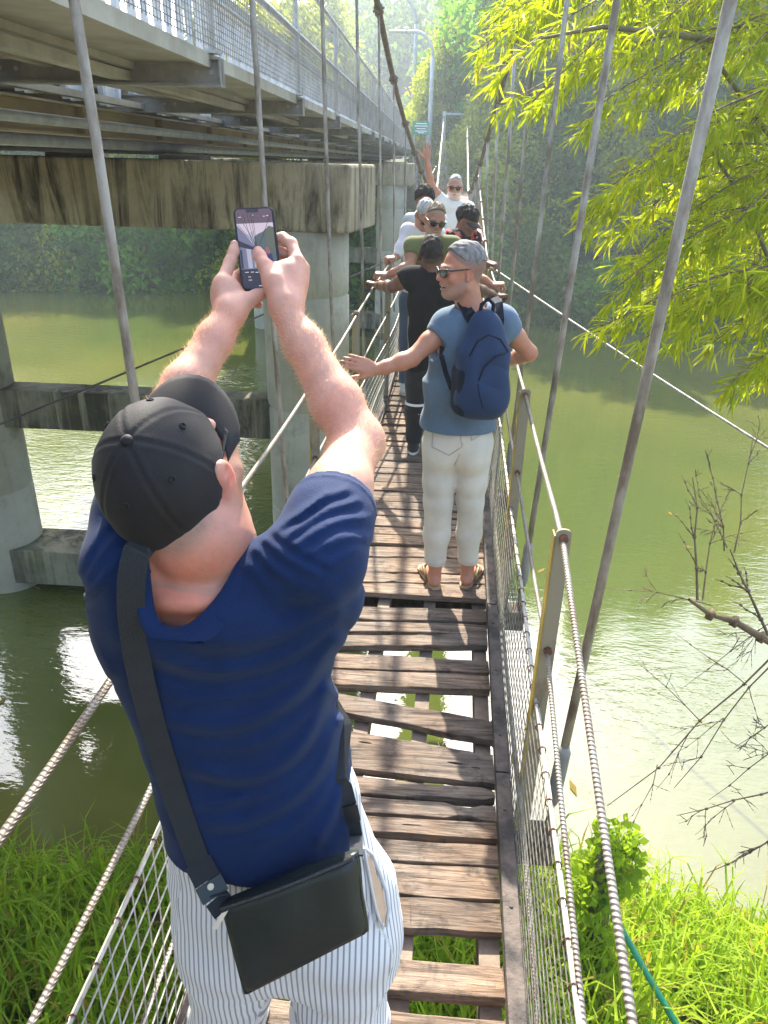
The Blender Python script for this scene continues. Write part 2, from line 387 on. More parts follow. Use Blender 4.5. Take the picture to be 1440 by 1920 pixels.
M = dict(
    water=m_water(),
    concrete=m_concrete('stained_concrete'), cap=m_concrete('weathered_cap_concrete', (0.40, 0.36, 0.25), (0.24, 0.20, 0.12), (0.030, 0.022, 0.010), 0.92, 0.44),
    column=m_concrete('pale_column_concrete', (0.42, 0.41, 0.33), (0.30, 0.29, 0.22), (0.10, 0.10, 0.06), 0.35, 0.55),
    tie=m_concrete('mossy_beam_concrete', (0.26, 0.25, 0.17), (0.13, 0.125, 0.085), (0.025, 0.025, 0.015), 0.9, 0.42),
    galv=nmat('galvanised_steel', (0.42, 0.44, 0.45), (0.28, 0.29, 0.30), 7, 0.5, 0.08, 0.004, metal=0.35),
    galv_dull=nmat('dull_galvanised_steel', (0.30, 0.30, 0.28), (0.17, 0.165, 0.15), 4, 0.6, 0.1, 0.004, metal=0.25),
    truss=nmat('pale_truss_paint', (0.50, 0.53, 0.56), (0.34, 0.36, 0.38), 5, 0.6, 0.05, 0.004),
    soffit=nmat('weathered_footway_steel', (0.42, 0.40, 0.34), (0.24, 0.22, 0.17), 1.8, 0.75, 0.1, 0.01),
    rust_girder=nmat('rusty_girder_paint', (0.30, 0.24, 0.13), (0.14, 0.10, 0.055), 2.2, 0.7, 0.1, 0.01, stretch=(1, 0.25, 1)),
    dark_girder=nmat('dark_girder_paint', (0.13, 0.11, 0.085), (0.06, 0.05, 0.04), 2.2, 0.7, 0.1, 0.01),
    rod=nmat('hanger_rod_steel', (0.38, 0.36, 0.32), (0.17, 0.14, 0.105), 14, 0.6, 0.25, 0.004, stretch=(1, 1, 0.35), metal=0.15, lo=0.4, hi=0.6),
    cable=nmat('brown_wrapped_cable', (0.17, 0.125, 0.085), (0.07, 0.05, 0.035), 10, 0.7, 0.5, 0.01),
    pale_cable=nmat('pale_wrapped_cable', (0.40, 0.39, 0.36), (0.14, 0.125, 0.10), 9, 0.6, 0.3, 0.01, lo=0.45, hi=0.55),
    rope=m_rope('steel_wire_rope', (0.27, 0.245, 0.21), (0.16, 0.10, 0.065)),
    net=nmat('net_wire', (0.26, 0.25, 0.21), (0.11, 0.095, 0.07), 20, 0.5, 0.0, metal=0.4),
    net_top=nmat('white_net_wire', (0.46, 0.45, 0.41), (0.28, 0.26, 0.21), 20, 0.5, 0.1, 0.002),
    wood=m_wood('weathered_plank_wood', (0.275, 0.205, 0.150), (0.160, 0.112, 0.078), (0.038, 0.028, 0.021)),
    dark_wood=m_wood('dark_beam_wood', (0.16, 0.12, 0.09), (0.09, 0.068, 0.052), (0.03, 0.024, 0.019), (12, 1.4, 12)),
    kerb=nmat('worn_kerb_timber', (0.115, 0.09, 0.075), (0.026, 0.022, 0.020), 9, 0.8, 0.6, 0.01, lo=0.42, hi=0.62),
    stringer=nmat('worn_stringer_timber', (0.26, 0.20, 0.15), (0.11, 0.075, 0.055), 6, 0.8, 0.4, 0.01),
    post=nmat('weathered_grey_post', (0.12, 0.070, 0.042), (0.25, 0.225, 0.150), 5, 0.6, 0.15, 0.004, stretch=(1, 1, 0.4), lo=0.34, hi=0.46),
    yellow=nmat('old_yellow_paint', (0.42, 0.31, 0.03), (0.22, 0.16, 0.04), 8, 0.6, 0.1, 0.004),
    rust=nmat('rusty_iron', (0.21, 0.085, 0.04), (0.10, 0.04, 0.02), 20, 0.8, 0.3, 0.004),
    earth=nmat('bank_earth', (0.16, 0.12, 0.07), (0.07, 0.07, 0.025), 1.5, 0.95, 0.4, 0.05),
    under=nmat('forest_floor', (0.045, 0.06, 0.018), (0.02, 0.03, 0.01), 0.6, 0.95, 0.4, 0.1),
)

# ------------------------------------------------------------------ river, banks, hillside
WZ = -6.2
b = MB(); b.add([(-140, -55, WZ), (140, -55, WZ), (140, 230, WZ), (-140, 230, WZ)], [(0, 1, 2, 3)])
tag(b.build('river_water', M['water']), kind='structure')
def sstep(a, b_, x): t = np.clip((x-a)/(b_-a), 0, 1); return t*t*(3-2*t)
def shore(x): return 38.5-6.0*sstep(-3, 4, x)+1.2*math.sin(x*0.35)
def hill(x, y):
    d = y-shore(x)
    base = -6.9+min(d*0.9, 6.6) if d > 0 else -6.9+0.25*d
    if d > 7: base = -0.3
    right = max(0.0, d-4)*0.72; right = 24*(1-math.exp(-right/24))
    far = max(0.0, y-84)*0.62; far = 56*(1-math.exp(-far/56))
    left = max(0.0, d-10)*0.30; left = 11*(1-math.exp(-left/11))
    wr = sstep(1.0, 9.0, x-0.035*(y-40)); wl = 1-sstep(-24, -11, x)
    wf = sstep(-20, -6, x-(-0.02*y))
    return base+right*wr+left*wl*(1-wr)+far*(1-wr)*wf+far*0.35*wr+mnoise.noise((x*0.07, y*0.07, 0))*1.5*sstep(3, 14, d)
nx, ny = 90, 70
xs = np.linspace(-140, 140, nx); ys = np.concatenate([np.linspace(29, 80, 40), np.linspace(84, 230, 30)])
b = MB(); b.add([(x, y, hill(x, min(y, 190))) for y in ys for x in xs], [(j*nx+i, j*nx+i+1, (j+1)*nx+i+1, (j+1)*nx+i) for j in range(ny-1) for i in range(nx-1)])
tag(b.build('hillside', M['under'], smooth=True), kind='structure')
def bank(x, y):
    e = 4.95+0.35*math.sin(x*0.9+1)-0.25*(x > 1.2)*min(x-1.2, 1)
    return WZ-0.5+max(0, min(1, (e+0.9-y)/0.9))*0.5+max(0, e-y)*0.42+0.10*mnoise.noise((x*1.3, y*1.3, 3))
xs = np.linspace(-14, 14, 80); ys = np.linspace(-12, 7.5, 60)
b = MB(); b.add([(x, y, bank(x, y)) for y in ys for x in xs], [(j*80+i, j*80+i+1, (j+1)*80+i+1, (j+1)*80+i) for j in range(59) for i in range(79)])
tag(b.build('near_bank', M['earth'], smooth=True), kind='structure')
# ------------------------------------------------------------------ road bridge on the left
XE = -1.30
RB = thing('road_bridge', 'grey steel girder road bridge with a caged footway, crossing high on the left', 'bridge', (-3.0, 10.0, 0.4))
YS = [2.05+3.0*k for k in range(20)]; Y0, Y1 = -4.0, 60.0
def ibeam(mb, a, b_, h, w_, t=0.014, up=(0, 0, 1)):
    a = np.array(a, float); b_ = np.array(b_, float); u = np.array(up, float)
    mb.beam(a, b_, t, h-2*t, up); mb.beam(a+u*(h/2-t/2), b_+u*(h/2-t/2), w_, t, up); mb.beam(a-u*(h/2-t/2), b_-u*(h/2-t/2), w_, t, up)
b = MB(); b.box(((-1.40-2.72)/2, (Y0+Y1)/2, 0.520), (2.72-1.40, Y1-Y0, 0.04)); b.box((-1.375, (Y0+Y1)/2, 0.512), (0.03, Y1-Y0, 0.075))
for x in (-1.85, -2.35): b.beam((x, Y0, 0.48), (x, Y1, 0.48), 0.05, 0.036)
b.build('footway', M['soffit'], RB)
for k, y in enumerate(YS):
    b = MB(); ibeam(b, (XE, y, 0.452), (-7.6, y, 0.452), 0.152, 0.11)
    b.box((XE-0.004, y, 0.452), (0.008, 0.1, 0.122))
    o = b.build('cross_beam', M['galv_dull'], RB)
    if k < 5:
        for x in (-1.36, -1.45, -2.55, -2.65, -3.3):
            q = MB(); q.tube([(x, y-0.007, 0.452), (x, y-0.022, 0.452)], 0.014, 6); q.build('bolt', M['galv'], o)
    q = MB(); q.box((-1.375, y, 0.5565), (0.13, 0.11, 0.018)); q.tube([(-1.36, y, 0.55), (-1.36, y, 1.53)], 0.024, 10)
    q.tube([(-1.36, y, 1.02), (-1.36, y, 1.08)], 0.040, 10)
    q.build('rail_post', M['galv'], RB, smooth=False)
for z, r in ((1.05, 0.030), (1.53, 0.024), (0.83, 0.015)):
    b = MB(); b.tube([(-1.36, y, z) for y in np.linspace(Y0, Y1, 30)], r, 10); b.build('hand_rail', M['galv'], RB, smooth=True)
b = MB()
for z in np.arange(0.575, 1.03, 0.033): b.beam((-1.322, Y0, z), (-1.322, Y1, z), 0.004, 0.004)
for y in np.arange(Y0, 32, 0.05): b.beam((-1.318, y, 0.56), (-1.318, y, 1.04), 0.004, 0.004, (0, 1, 0))
for y in np.arange(32, Y1, 0.15): b.beam((-1.318, y, 0.56), (-1.318, y, 1.04), 0.008, 0.008, (0, 1, 0))
b.build('mesh_panel', M['galv_dull'], RB)
b = MB()
for z in np.arange(1.09, 1.52, 0.06): b.beam((-1.345, Y0, z), (-1.345, Y1, z), 0.0025, 0.0025)
for y in np.arange(Y0, 36, 0.06): b.beam((-1.342, y, 1.06), (-1.342, y, 1.51), 0.0025, 0.0025, (0, 1, 0))
b.build('upper_mesh', M['galv_dull'], RB)
# the two trusses either side of the carriageway
for x in (-2.98, -7.30):
    for k in range(21):
        y = -3.0+3.0*k; b = MB()
        ibeam(b, (x, y+0.004, 1.86), (x, y+2.996, 1.86), 0.16, 0.13)
        for j in range(4):
            yy = y+0.75*j; b.beam((x, yy+0.05, 0.39), (x, yy+0.05, 1.78), 0.07, 0.06, (0, 1, 0))
            b.beam((x+0.04, yy+0.08, 0.40), (x+0.04, yy+0.40, 1.77), 0.05, 0.05, (0, 1, 0)); b.beam((x-0.04, yy+0.72, 0.40), (x-0.04, yy+0.42, 1.77), 0.05, 0.05, (0, 1, 0))
        b.build('truss_panel', M['truss'], RB)
for x, m_, z in ((-3.10, 'rust_girder', 0.252), (-3.75, 'dark_girder', 0.13), (-4.5, 'dark_girder', 0.13), (-5.3, 'dark_girder', 0.13), (-6.2, 'dark_girder', 0.13), (-7.2, 'rust_girder', 0.25)):
    b = MB(); ibeam(b, (x, Y0, z), (x, Y1, z), 0.24, 0.16, 0.018)
    for k in range(32): b.box((x+0.05, -3+2*k, z), (0.07, 0.016, 0.2))
    if x == -3.10: b.beam((x+0.012, Y0, z-0.012), (x+0.012, Y1, z-0.012), 0.02, 0.03)
    b.build('girder', M[m_], RB)
b = MB(); b.tube([(-2.62, y, 0.20) for y in np.linspace(Y0, Y1, 20)], 0.035, 10); b.tube([(-3.4, y, 0.09) for y in np.linspace(Y0, Y1, 20)], 0.05, 10)
b.build('utility_pipe', M['galv'], RB, smooth=True)
b = MB(); b.box((-5.15, (Y0+Y1)/2, 0.62), (4.1, Y1-Y0, 0.17)); b.build('road_deck', M['dark_girder'], RB)
for x in (-1.9, -2.9):
    b = MB(); b.beam((x, Y0, 0.425), (x, Y1, 0.425), 0.09, 0.05); b.build('footway_joist', M['soffit'], RB)

def pier(Yc, label):
    r = thing('concrete_pier', label, 'bridge pier', (-4.0, Yc, WZ))
    b = MB(); b.prism([(-1.015, Yc-0.5, -0.80), (-0.80, Yc+0.85, -0.80), (-8.6, Yc+0.85, -0.80), (-8.6, Yc-0.5, -0.80)], (0, 0, 0.76))
    b.build('pier_cap', M['cap'], r, bevel=0.035)
    for x in (-1.645, -6.52):
        b = MB(); zz = [WZ-1.5, -4.62, -4.60, -4.585, -4.565, -3.12, -3.10, -3.085, -3.065, -1.62, -1.60, -1.585, -1.565, -0.80]
        b.tube([(x, Yc+0.08, z) for z in zz], [0.563, 0.563, 0.545, 0.545, 0.561, 0.561, 0.543, 0.543, 0.566, 0.566, 0.547, 0.547, 0.562, 0.562], 40); b.build('column', M['column'], r, smooth=False).data.polygons.foreach_set('use_smooth', [len(f) == 4 for f in b.f])
    b = MB(); b.box((-4.1, Yc+0.08, -3.31), (3.9, 0.46, 0.56)); b.build('tie_beam', M['tie'], r, bevel=0.02)
    b = MB(); b.box((-4.1, Yc+0.02, -5.76), (4.3, 0.80, 0.58)); b.build('tie_beam', M['tie'], r, bevel=0.02)
    for x in (-3.1, -4.5, -6.2):
        b = MB(); b.box((x, Yc, -0.016), (0.5, 0.5, 0.046)); b.build('bearing', M['dark_girder'], r)
    return r
pier(10.0, 'nearest concrete pier of the road bridge, with stained cap and round columns')
pier(30.3, 'farther concrete pier standing under the road bridge near the far bank')

# far road: lamps, sign, barrier
def lamp(px, ytop, ybase, Y, arm, label):
    base = atY(px, ybase, Y); top = atY(px+1, ytop, Y); r = thing('street_lamp', label, 'street lamp', base-(0, 0, 0))
    L = top[2]-base[2]; x, y, z = base
    b = MB(); b.tube([(x, y, z-1.5), (x, y, z+L*0.5), (x, y, z+L*0.80)], [0.13, 0.11, 0.10], 10)
    b.build('pole', M['truss'], r, smooth=True)
    pts = [(x-arm*(1-math.cos(a)), y, z+L*0.80+L*0.20*math.sin(a)) for a in np.linspace(0, math.pi/2, 9)]; pts.append((pts[-1][0]-arm*0.5, y, pts[-1][2]-0.02))
    b = MB(); b.tube(pts, 0.075, 8); b.build('arm', M['truss'], r, smooth=True)
    e = pts[-1]; b = MB(); b.box((e[0]-0.35, y, e[2]), (0.8, 0.28, 0.12)); b.build('lamp_head', M['galv'], r, bevel=0.04)
lamp(773, -12, 262, 46, 1.2, 'taller grey street lamp rising out of the top of the picture beyond the bridge')
lamp(804, 60, 280, 40, 0.85, 'shorter grey street lamp with a curved arm beyond the road bridge')
r = thing('road_sign', 'small green road sign with white lines beside the lamps', 'sign', atY(790, 280, 39.2))
c = atY(789, 240, 39.2); b = MB(); b.box(c, (0.78, 0.04, 0.56)); b.build('sign_board', nmat('green_sign', (0.0, 0.20, 0.13), (0.0, 0.17, 0.11), 3, 0.4, 0), r)
b = MB()
for z, w_ in ((0.18, 0.5), (0.08, 0.6), (-0.03, 0.42), (-0.13, 0.56), (-0.2, 0.3)): b.box(c+np.array([0.02, -0.025, z]), (w_, 0.01, 0.03))
b.build('lettering', nmat('sign_white', (0.8, 0.8, 0.8), (0.75, 0.75, 0.75), 3, 0.4, 0), r)
b = MB()
for dx in (-0.3, 0.3): b.tube([c+np.array([dx, 0.06, -0.28]), c+np.array([dx, 0.06, -2.4])], 0.03, 8)
b.build('sign_post', M['galv'], r)
# ------------------------------------------------------------------ the plank suspension bridge
SB = thing('suspension_bridge', 'old wooden plank suspension footbridge with steel hangers and rope handrails', 'footbridge', (0, 2.0, -2.1))
def cx(y): return -0.153+0.033*y
def dz(y): return -2.1+0.95*float(sstep(3.4, 20.5, y))
BY0, BYS = 2.05, 1.55
def railw(y): return float(np.interp(y, [0, 5.0, 5.9, 6.6, 7.5, 40], [0.52, 0.52, 0.49, 0.44, 0.42, 0.42]))
# planks: (far-left, far-right, near-left, near-right) picture rows in a 2.207x enlargement, turned into metres on the deck
rows = [(-52,-44,-12,-6),(-8,-2,52,58),(58,64,96,100),(100,104,130,166),(196,206,246,258),(254,264,297,302),(322,304,366,352),(388,420,452,468),(458,474,520,534),(532,662,602,748),
        (682,800,842,922),(884,944,966,990),(974,1014,1042,1076),(1054,1086,1118,1150),(1152,1180,1240,1266),(1248,1276,1372,1402),(1392,1412,1512,1532),(1612,1682,1762,1812),(1838,1902,1990,2040),(2060,2080,2260,2270)]
def prow(q, side): return atZ(668 if side < 0 else 912, 1050+q/2.207, -2.1)[1]
PL = [(prow(a, -1), prow(b_, 1), prow(c_, -1), prow(d_, 1)) for a, b_, c_, d_ in rows]
y = max(PL[0][0], PL[0][1])+0.012
while y < 40.0:
    w_ = random.uniform(0.085, 0.17); s_ = random.uniform(-0.012, 0.012)
    PL.append((y+w_+s_, y+w_-s_, y+s_*0.5, y-s_*0.5)); y += w_+random.choice([0.010, 0.014, 0.02, 0.045])
y = PL[19][2]-0.03
while y > -1.2:
    w_ = random.uniform(0.12, 0.17); PL.append((y, y, y-w_, y-w_)); y -= w_+0.02
far = MB()
for i, (fl, fr, nl, nr) in enumerate(PL):
    yc = (fl+fr+nl+nr)/4; z0 = dz(yc)+random.uniform(-0.004, 0.004); th = random.uniform(0.032, 0.045)
    near = yc < 6.5; n = 18 if near else 3; am = 0.009 if i < 20 else (0.004 if near else 0.0)
    xl, xr = cx(yc)-0.425, cx(yc)+0.41
    up_, lo_ = [], []
    for j in range(n+1):
        t = j/n; x = xl+(xr-xl)*t
        wob = am*mnoise.noise((x*6, yc*9, i)); wob2 = am*mnoise.noise((x*7, yc*9, i+50.5))
        nib = -0.022*max(0, mnoise.noise((x*9+i*3.1, i*1.7, 9.0))-0.35)*(i < 20)*4
        up_.append((x, fl+(fr-fl)*t+wob+nib, z0)); lo_.append((x, nl+(nr-nl)*t+wob2-nib, z0))
    if yc < 14:
        mb = MB()
        vs = []
        for (p_, q_) in zip(up_, lo_):
            sag = 0.003*mnoise.noise((p_[0]*4, yc*7, 2)); vs += [(p_[0], p_[1], p_[2]+sag), (q_[0], q_[1], q_[2]+sag), (q_[0], q_[1], q_[2]-th), (p_[0], p_[1], p_[2]-th)]
        fs = [(4*j+k, 4*j+4+k, 4*j+4+(k+1) % 4, 4*j+(k+1) % 4) for j in range(n) for k in range(4)]
        fs = [tuple(reversed(f)) for f in fs]+[(0, 1, 2, 3), (4*n+3, 4*n+2, 4*n+1, 4*n)]
        mb.add(vs, fs); o = mb.build('plank', M['wood'], SB, bevel=0.004 if i < 26 else 0)
        if i in (9, 17, 10): o['label'] = {9: 'skewed loose plank with water showing on both sides', 17: 'lone thick plank above the grass', 10: 'wide plank with a knot hole'}[i]
    else: far.box(((xl+xr)/2, yc, z0-th/2), (xr-xl, (fl-nl)*0.98, th))
far.build('far_planks', M['wood'], SB)['kind'] = 'stuff'
# real holes and splits cut through the near planks
cut = MB()
for px, py, L, wd, ang in ((684, 1391, 0.055, 0.011, -0.12), (853, 1429, 0.060, 0.013, -0.14), (892, 1438, 0.036, 0.009, -0.12), (842, 1497, 0.25, 0.020, -0.05), (764, 1567, 0.20, 0.018, -0.03), (772, 1546, 0.07, 0.007, 0.05), (800, 1646, 0.13, 0.003, 0.0), (866, 1652, 0.10, 0.003, 0.02), (720, 1725, 0.16, 0.003, 0.02), (780, 1255, 0.12, 0.003, 0.0)):
    c = atZ(px, py, -2.1); n = 16
    vs = [np.array([c[0]+math.cos(a)*L/2, c[1]+math.sin(a)*wd/2*(0.75+0.5*mnoise.noise((math.cos(a)*1.7, px*0.37, 0)))+math.cos(a)*L/2*ang, -2.2]) for a in np.linspace(0, 2*math.pi, n, endpoint=False)]
    cut.prism(vs, (0, 0, 0.2))
co = cut.build('plank_cutter', M['wood']); pl_list = [o for o in SB.children if o.name.startswith('plank')]
for o in pl_list[:20]:
    for m_ in list(o.modifiers): o.modifiers.remove(m_)
    q = o.modifiers.new('cut', 'BOOLEAN'); q.object = co; q.operation = 'DIFFERENCE'; q.solver = 'EXACT'
dg = bpy.context.evaluated_depsgraph_get()
for o in pl_list[:20]:
    me = bpy.data.meshes.new_from_object(o.evaluated_get(dg)); o.modifiers.clear(); o.data = me; me.name = 'plank'
    q = o.modifiers.new('bevel', 'BEVEL'); q.width = 0.0035; q.segments = 2; q.limit_method = 'ANGLE'; q.angle_limit = math.radians(40)
bpy.data.objects.remove(co)
ysd = np.concatenate([np.linspace(-1.4, 5, 22), np.linspace(6, 40, 24)])
for off in (-0.37, -0.13, 0.115, 0.375):
    mb = MB(); n = len(ysd)
    for i in range(n-1): mb.beam((cx(ysd[i])+off, ysd[i], dz(ysd[i])-0.095), (cx(ysd[i+1])+off, ysd[i+1]-0.0005, dz(ysd[i+1])-0.095), 0.062, 0.10)
    mb.build('stringer', M['stringer'], SB)
for s_ in (-1, 1):
    ks = list(np.arange(-1.4, 40, 1.18)); 
    for a_, b_ in zip(ks[:-1], ks[1:]):
        if a_ > 16 and s_ > 0: break
        mb = MB(); o_ = s_*0.437
        mb.beam((cx(a_)+o_, a_+0.004, dz(a_)+0.018), (cx(b_)+o_, b_-0.004, dz(b_)+0.018), 0.050, 0.055); mb.beam((cx(a_)+o_+s_*0.03, a_+0.004, dz(a_)-0.03), (cx(b_)+o_+s_*0.03, b_-0.004, dz(b_)-0.03), 0.008, 0.09)
        for q in (0.2, 0.62, 1.0):
            mb.tube([(cx(a_+q)+o_, a_+q, dz(a_)+0.044), (cx(a_+q)+o_, a_+q, dz(a_)+0.050)], 0.007, 8)
        mb.build('kerb_rail', M['kerb'], SB, bevel=0.006 if a_ < 7 else 0)
BY = [BY0+BYS*k for k in range(-2, 25)]
# main cables, measured half widths and heights
CYL = [(-3.0, -0.98, 5.75), (1.75, -0.85, 3.45), (3.25, -0.79, 2.75), (4.75, -0.70, 2.16), (7.5, -0.585, 1.237), (9.75, -0.50, 0.67), (11.2, -0.40, 0.32), (13.6, -0.258, -0.14), (16.5, -0.12, -0.50), (20, 0.0, -0.65), (24, 0.04, -0.56), (28, 0.07, -0.16), (32, 0.11, 0.44), (36, 0.16, 1.2), (40, 0.22, 2.05)]
CYR = [(-3.0, 0.93, 5.75), (1.75, 0.765, 3.45), (3.25, 0.76, 2.75), (4.75, 0.735, 2.16), (7.5, 0.680, 1.237), (9.75, 0.653, 0.67), (11.2, 0.66, 0.32), (13.6, 0.666, -0.14), (16.5, 0.72, -0.50), (20, 0.80, -0.65), (24, 0.93, -0.56), (28, 1.05, -0.16), (32, 1.14, 0.44), (36, 1.22, 1.2), (40, 1.30, 2.05)]
def cab(T, y): t = np.array(T); return np.array([np.interp(y, t[:, 0], t[:, 1]), y, np.interp(y, t[:, 0], t[:, 2])])
def smooth_path(T, n=90):
    t = np.array(T); yy = np.linspace(t[0, 0], t[-1, 0], n); q = np.stack([cab(T, v) for v in yy])
    for _ in range(6): q[1:-1] = (q[:-2]+2*q[1:-1]+q[2:])/4
    return q
for T, s_ in ((CYL, -1), (CYR, 1)):
    q = smooth_path(T); mid = int(np.argmin(np.abs(q[:, 1]-19)))
    rr = 0.028*(1+0.10*np.array([mnoise.noise((v[1]*5, s_, 0)) for v in q]))
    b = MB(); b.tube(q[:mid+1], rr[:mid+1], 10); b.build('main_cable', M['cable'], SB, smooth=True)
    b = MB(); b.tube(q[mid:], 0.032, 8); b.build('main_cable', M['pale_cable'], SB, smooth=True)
    for y in (BY if s_ > 0 else [1.75+1.5*k for k in range(-2, 26)]):
        t_ = np.array([np.interp(y, q[:, 1], q[:, 0]), y, np.interp(y, q[:, 1], q[:, 2])])
        if t_[2] < dz(y)+0.25: continue
        e = np.array([cx(y)+s_*(0.61 if s_ > 0 else 0.575), y, dz(y)-0.16])
        if y > 12: e[0] = cx(y)+s_*0.42
        u = unit(t_-e); rad = 0.0155 if s_ > 0 else 0.0115
        jit = np.array([random.uniform(-.006, .006), random.uniform(-.006, .006), 0])
        b = MB(); b.tube([e+u*0.35, e+(t_-e)*0.4+jit, e+(t_-e)*0.7-jit, t_], rad, 9); b.tube([e, e+u*0.36], rad*0.75, 8); o = b.build('hanger', M['rod'], SB, smooth=True)
        if y < 8:
            b = MB(); b.tube([e+u*0.16, e+u*0.19, e+u*0.40, e+u*0.43], [rad*1.1, rad*1.65, rad*1.65, rad*1.1], 9); b.build('turnbuckle', M['galv_dull'], o, smooth=True)
        d_ = unit(np.array([np.interp(y+.1, q[:, 1], q[:, 0]), y+.1, np.interp(y+.1, q[:, 1], q[:, 2])])-t_)
        b = MB(); b.tube([t_-d_*0.05, t_-d_*0.045, t_+d_*0.045, t_+d_*0.05], [0.03, 0.042, 0.042, 0.03], 10); b.tube([t_+np.array([0.05, 0, 0.02]), t_+np.array([-0.05, 0, -0.01])], 0.010, 6); b.build('cable_clamp', M['cable'], SB)
for y in BY:
    b = MB(); z = dz(y)-0.205; b.beam((cx(y)-0.64, y, z), (cx(y)+0.64, y, z), 0.11, 0.12); b.build('cross_beam', M['dark_wood'], SB, bevel=0.008)
def railz(y, s_, up):
    z = dz(y)+((1.08 if up else 0.67)+(0.03 if s_ < 0 else 0))+float(np.interp(y, [5.0, 5.9, 6.6, 40], [0, 0.06, 0.10, 0.10]))
    if s_ > 0 and y < 2.05: z -= 0.205*(2.05-y)
    return z
for s_ in (-1, 1):
    for y in BY:
        if y > 17: continue
        x = cx(y)+s_*(railw(y)+0.002); zt = railz(y, s_, True)+0.028; zb = dz(y)-0.15
        b = MB(); b.m = 0
        poly = [(-0.022, 0, zb), (0.024, 0, zb), (0.024, 0, zt-0.018)]+[(0.024-0.018*(1-math.cos(a)), 0, zt-0.018+0.018*math.sin(a)) for a in np.linspace(0.3, math.pi/2, 4)]+[(-0.006-0.018*math.sin(a), 0, zt-0.018+0.018*math.cos(a)) for a in np.linspace(0, math.pi/2, 4)]
        b.prism([(x+p_[0]+0.0, y-0.004, p_[2]) for p_ in poly], (0, 0.008, 0))
        b.m = 1; b.beam((x-0.0255, y+0.018, zb), (x-0.0255, y+0.018, zt-0.022), 0.005, 0.044, (0, 1, 0))
        b.m = 2
        for up in (True, False): b.tube([(x, y-0.018, railz(y, s_, up)), (x, y+0.018, railz(y, s_, up))], 0.014, 8)
        b.build('rail_post', [M['post'], M['yellow'], M['rust']], SB)
    for up in (True, False):
        ys = list(np.arange(-1.25, 17, 0.25)); b = MB()
        b.tube([(cx(y)+s_*railw(y), y, railz(y, s_, up)-0.012*math.sin(math.pi*((y-BY0) % BYS)/BYS)) for y in ys], 0.0088 if up else 0.0078, 10)
        b.build('hand_rope', M['rope'], SB, smooth=True, uv=True)
    # wire netting between the handrail posts and the kerb
    def netp(y, t):                                                  # t 0 at the kerb .. 1 at the top wire
        bul = 0.05*math.sin(math.pi*t)*(0.4+0.8*mnoise.noise((y*0.9, s_*3, 1)))
        top = 0.47 if s_ > 0 else 0.57
        x = cx(y)+s_*(0.468+(railw(y)-0.483)*t-bul*0.6)
        return np.array([x, y, dz(y)-0.03+(top+0.03)*t+0.012*t*mnoise.noise((y*1.6, s_, 4))])
    b = MB(); ys = np.arange(-0.6, 15, 0.16)
    for t in np.linspace(0.0, 0.93, 11 if s_ < 0 else 14): b.tube([netp(y, t) for y in ys], 0.0024 if s_ < 0 else 0.0017, 4, cap=False)
    for y in np.arange(-0.5, 12, 0.062 if s_ < 0 else 0.060):
        sl = 0.16
        b.tube([netp(y+sl*t, t) for t in np.linspace(0, 1, 6)], 0.0020 if s_ < 0 else 0.0015, 3, cap=False)
    b.build('wire_netting', M['net_top' if s_ < 0 else 'net'], SB)
    b = MB()
    b.tube([netp(y, 1.0) for y in ys], 0.0052, 6); b.tube([netp(y, 1.0)+np.array([s_*0.008, 0, -0.011]) for y in ys], 0.0045, 6)
    b.m = 1
    for y in np.arange(-0.4, 9, 0.105):
        c = netp(y, 1.0)+np.array([0, 0, -0.005]); b.tube([c+np.array([0.011*math.cos(a), 0.004*math.sin(a), 0.012*math.sin(a)]) for a in np.linspace(0, 2*math.pi, 8, endpoint=False)], 0.0022, 4, closed=True)
    b.build('net_top_wire', [M['net_top'], M['rust']], SB, smooth=True)
    b = MB(); b.tube([netp(y, 0.42 if s_ < 0 else 0.25)+np.array([s_*0.012, 0, 0]) for y in ys], 0.007, 8); b.build('net_rope', M['rope'], SB, smooth=True, uv=True)
# far tower
FT = thing('bridge_tower', 'distant grey steel tower frame of the footbridge half hidden by trees', 'tower', (0.78, 40, -2.0))
for x in (0.22, 1.30):
    b = MB(); b.box((x, 40, 0.0), (0.16, 0.16, 4.4)); b.build('tower_post', M['truss'], FT)
b = MB()
for z in (0.9, -0.3, 2.1): b.beam((0.30, 40, z), (1.22, 40, z), 0.08, 0.09)
b.beam((0.30, 40.0, -0.25), (1.22, 40.0, 0.85), 0.05, 0.06); b.build('tower_brace', M['truss'], FT)
# guy cables
for a_, b_, nm in (((0, 780, 8.6), (746, 480, 16.5), 'dark steel guy cable slanting behind the left hangers'), ((1470, 840, 8.0), (905, 490, 14.5), 'steel guy cable slanting out over the river on the right')):
    A, B = atY(*a_), atY(*b_); A = A+(A-B)*0.8
    b = MB(); b.tube([A+(B-A)*t-np.array([0, 0, 0.10*math.sin(math.pi*t)]) for t in np.linspace(0, 1, 14)], 0.016, 8, )
    tag(b.build('guy_cable', M['rod'] if 'right' in nm else M['dark_girder'], smooth=True), nm, 'cable', 'guy cables of the footbridge')
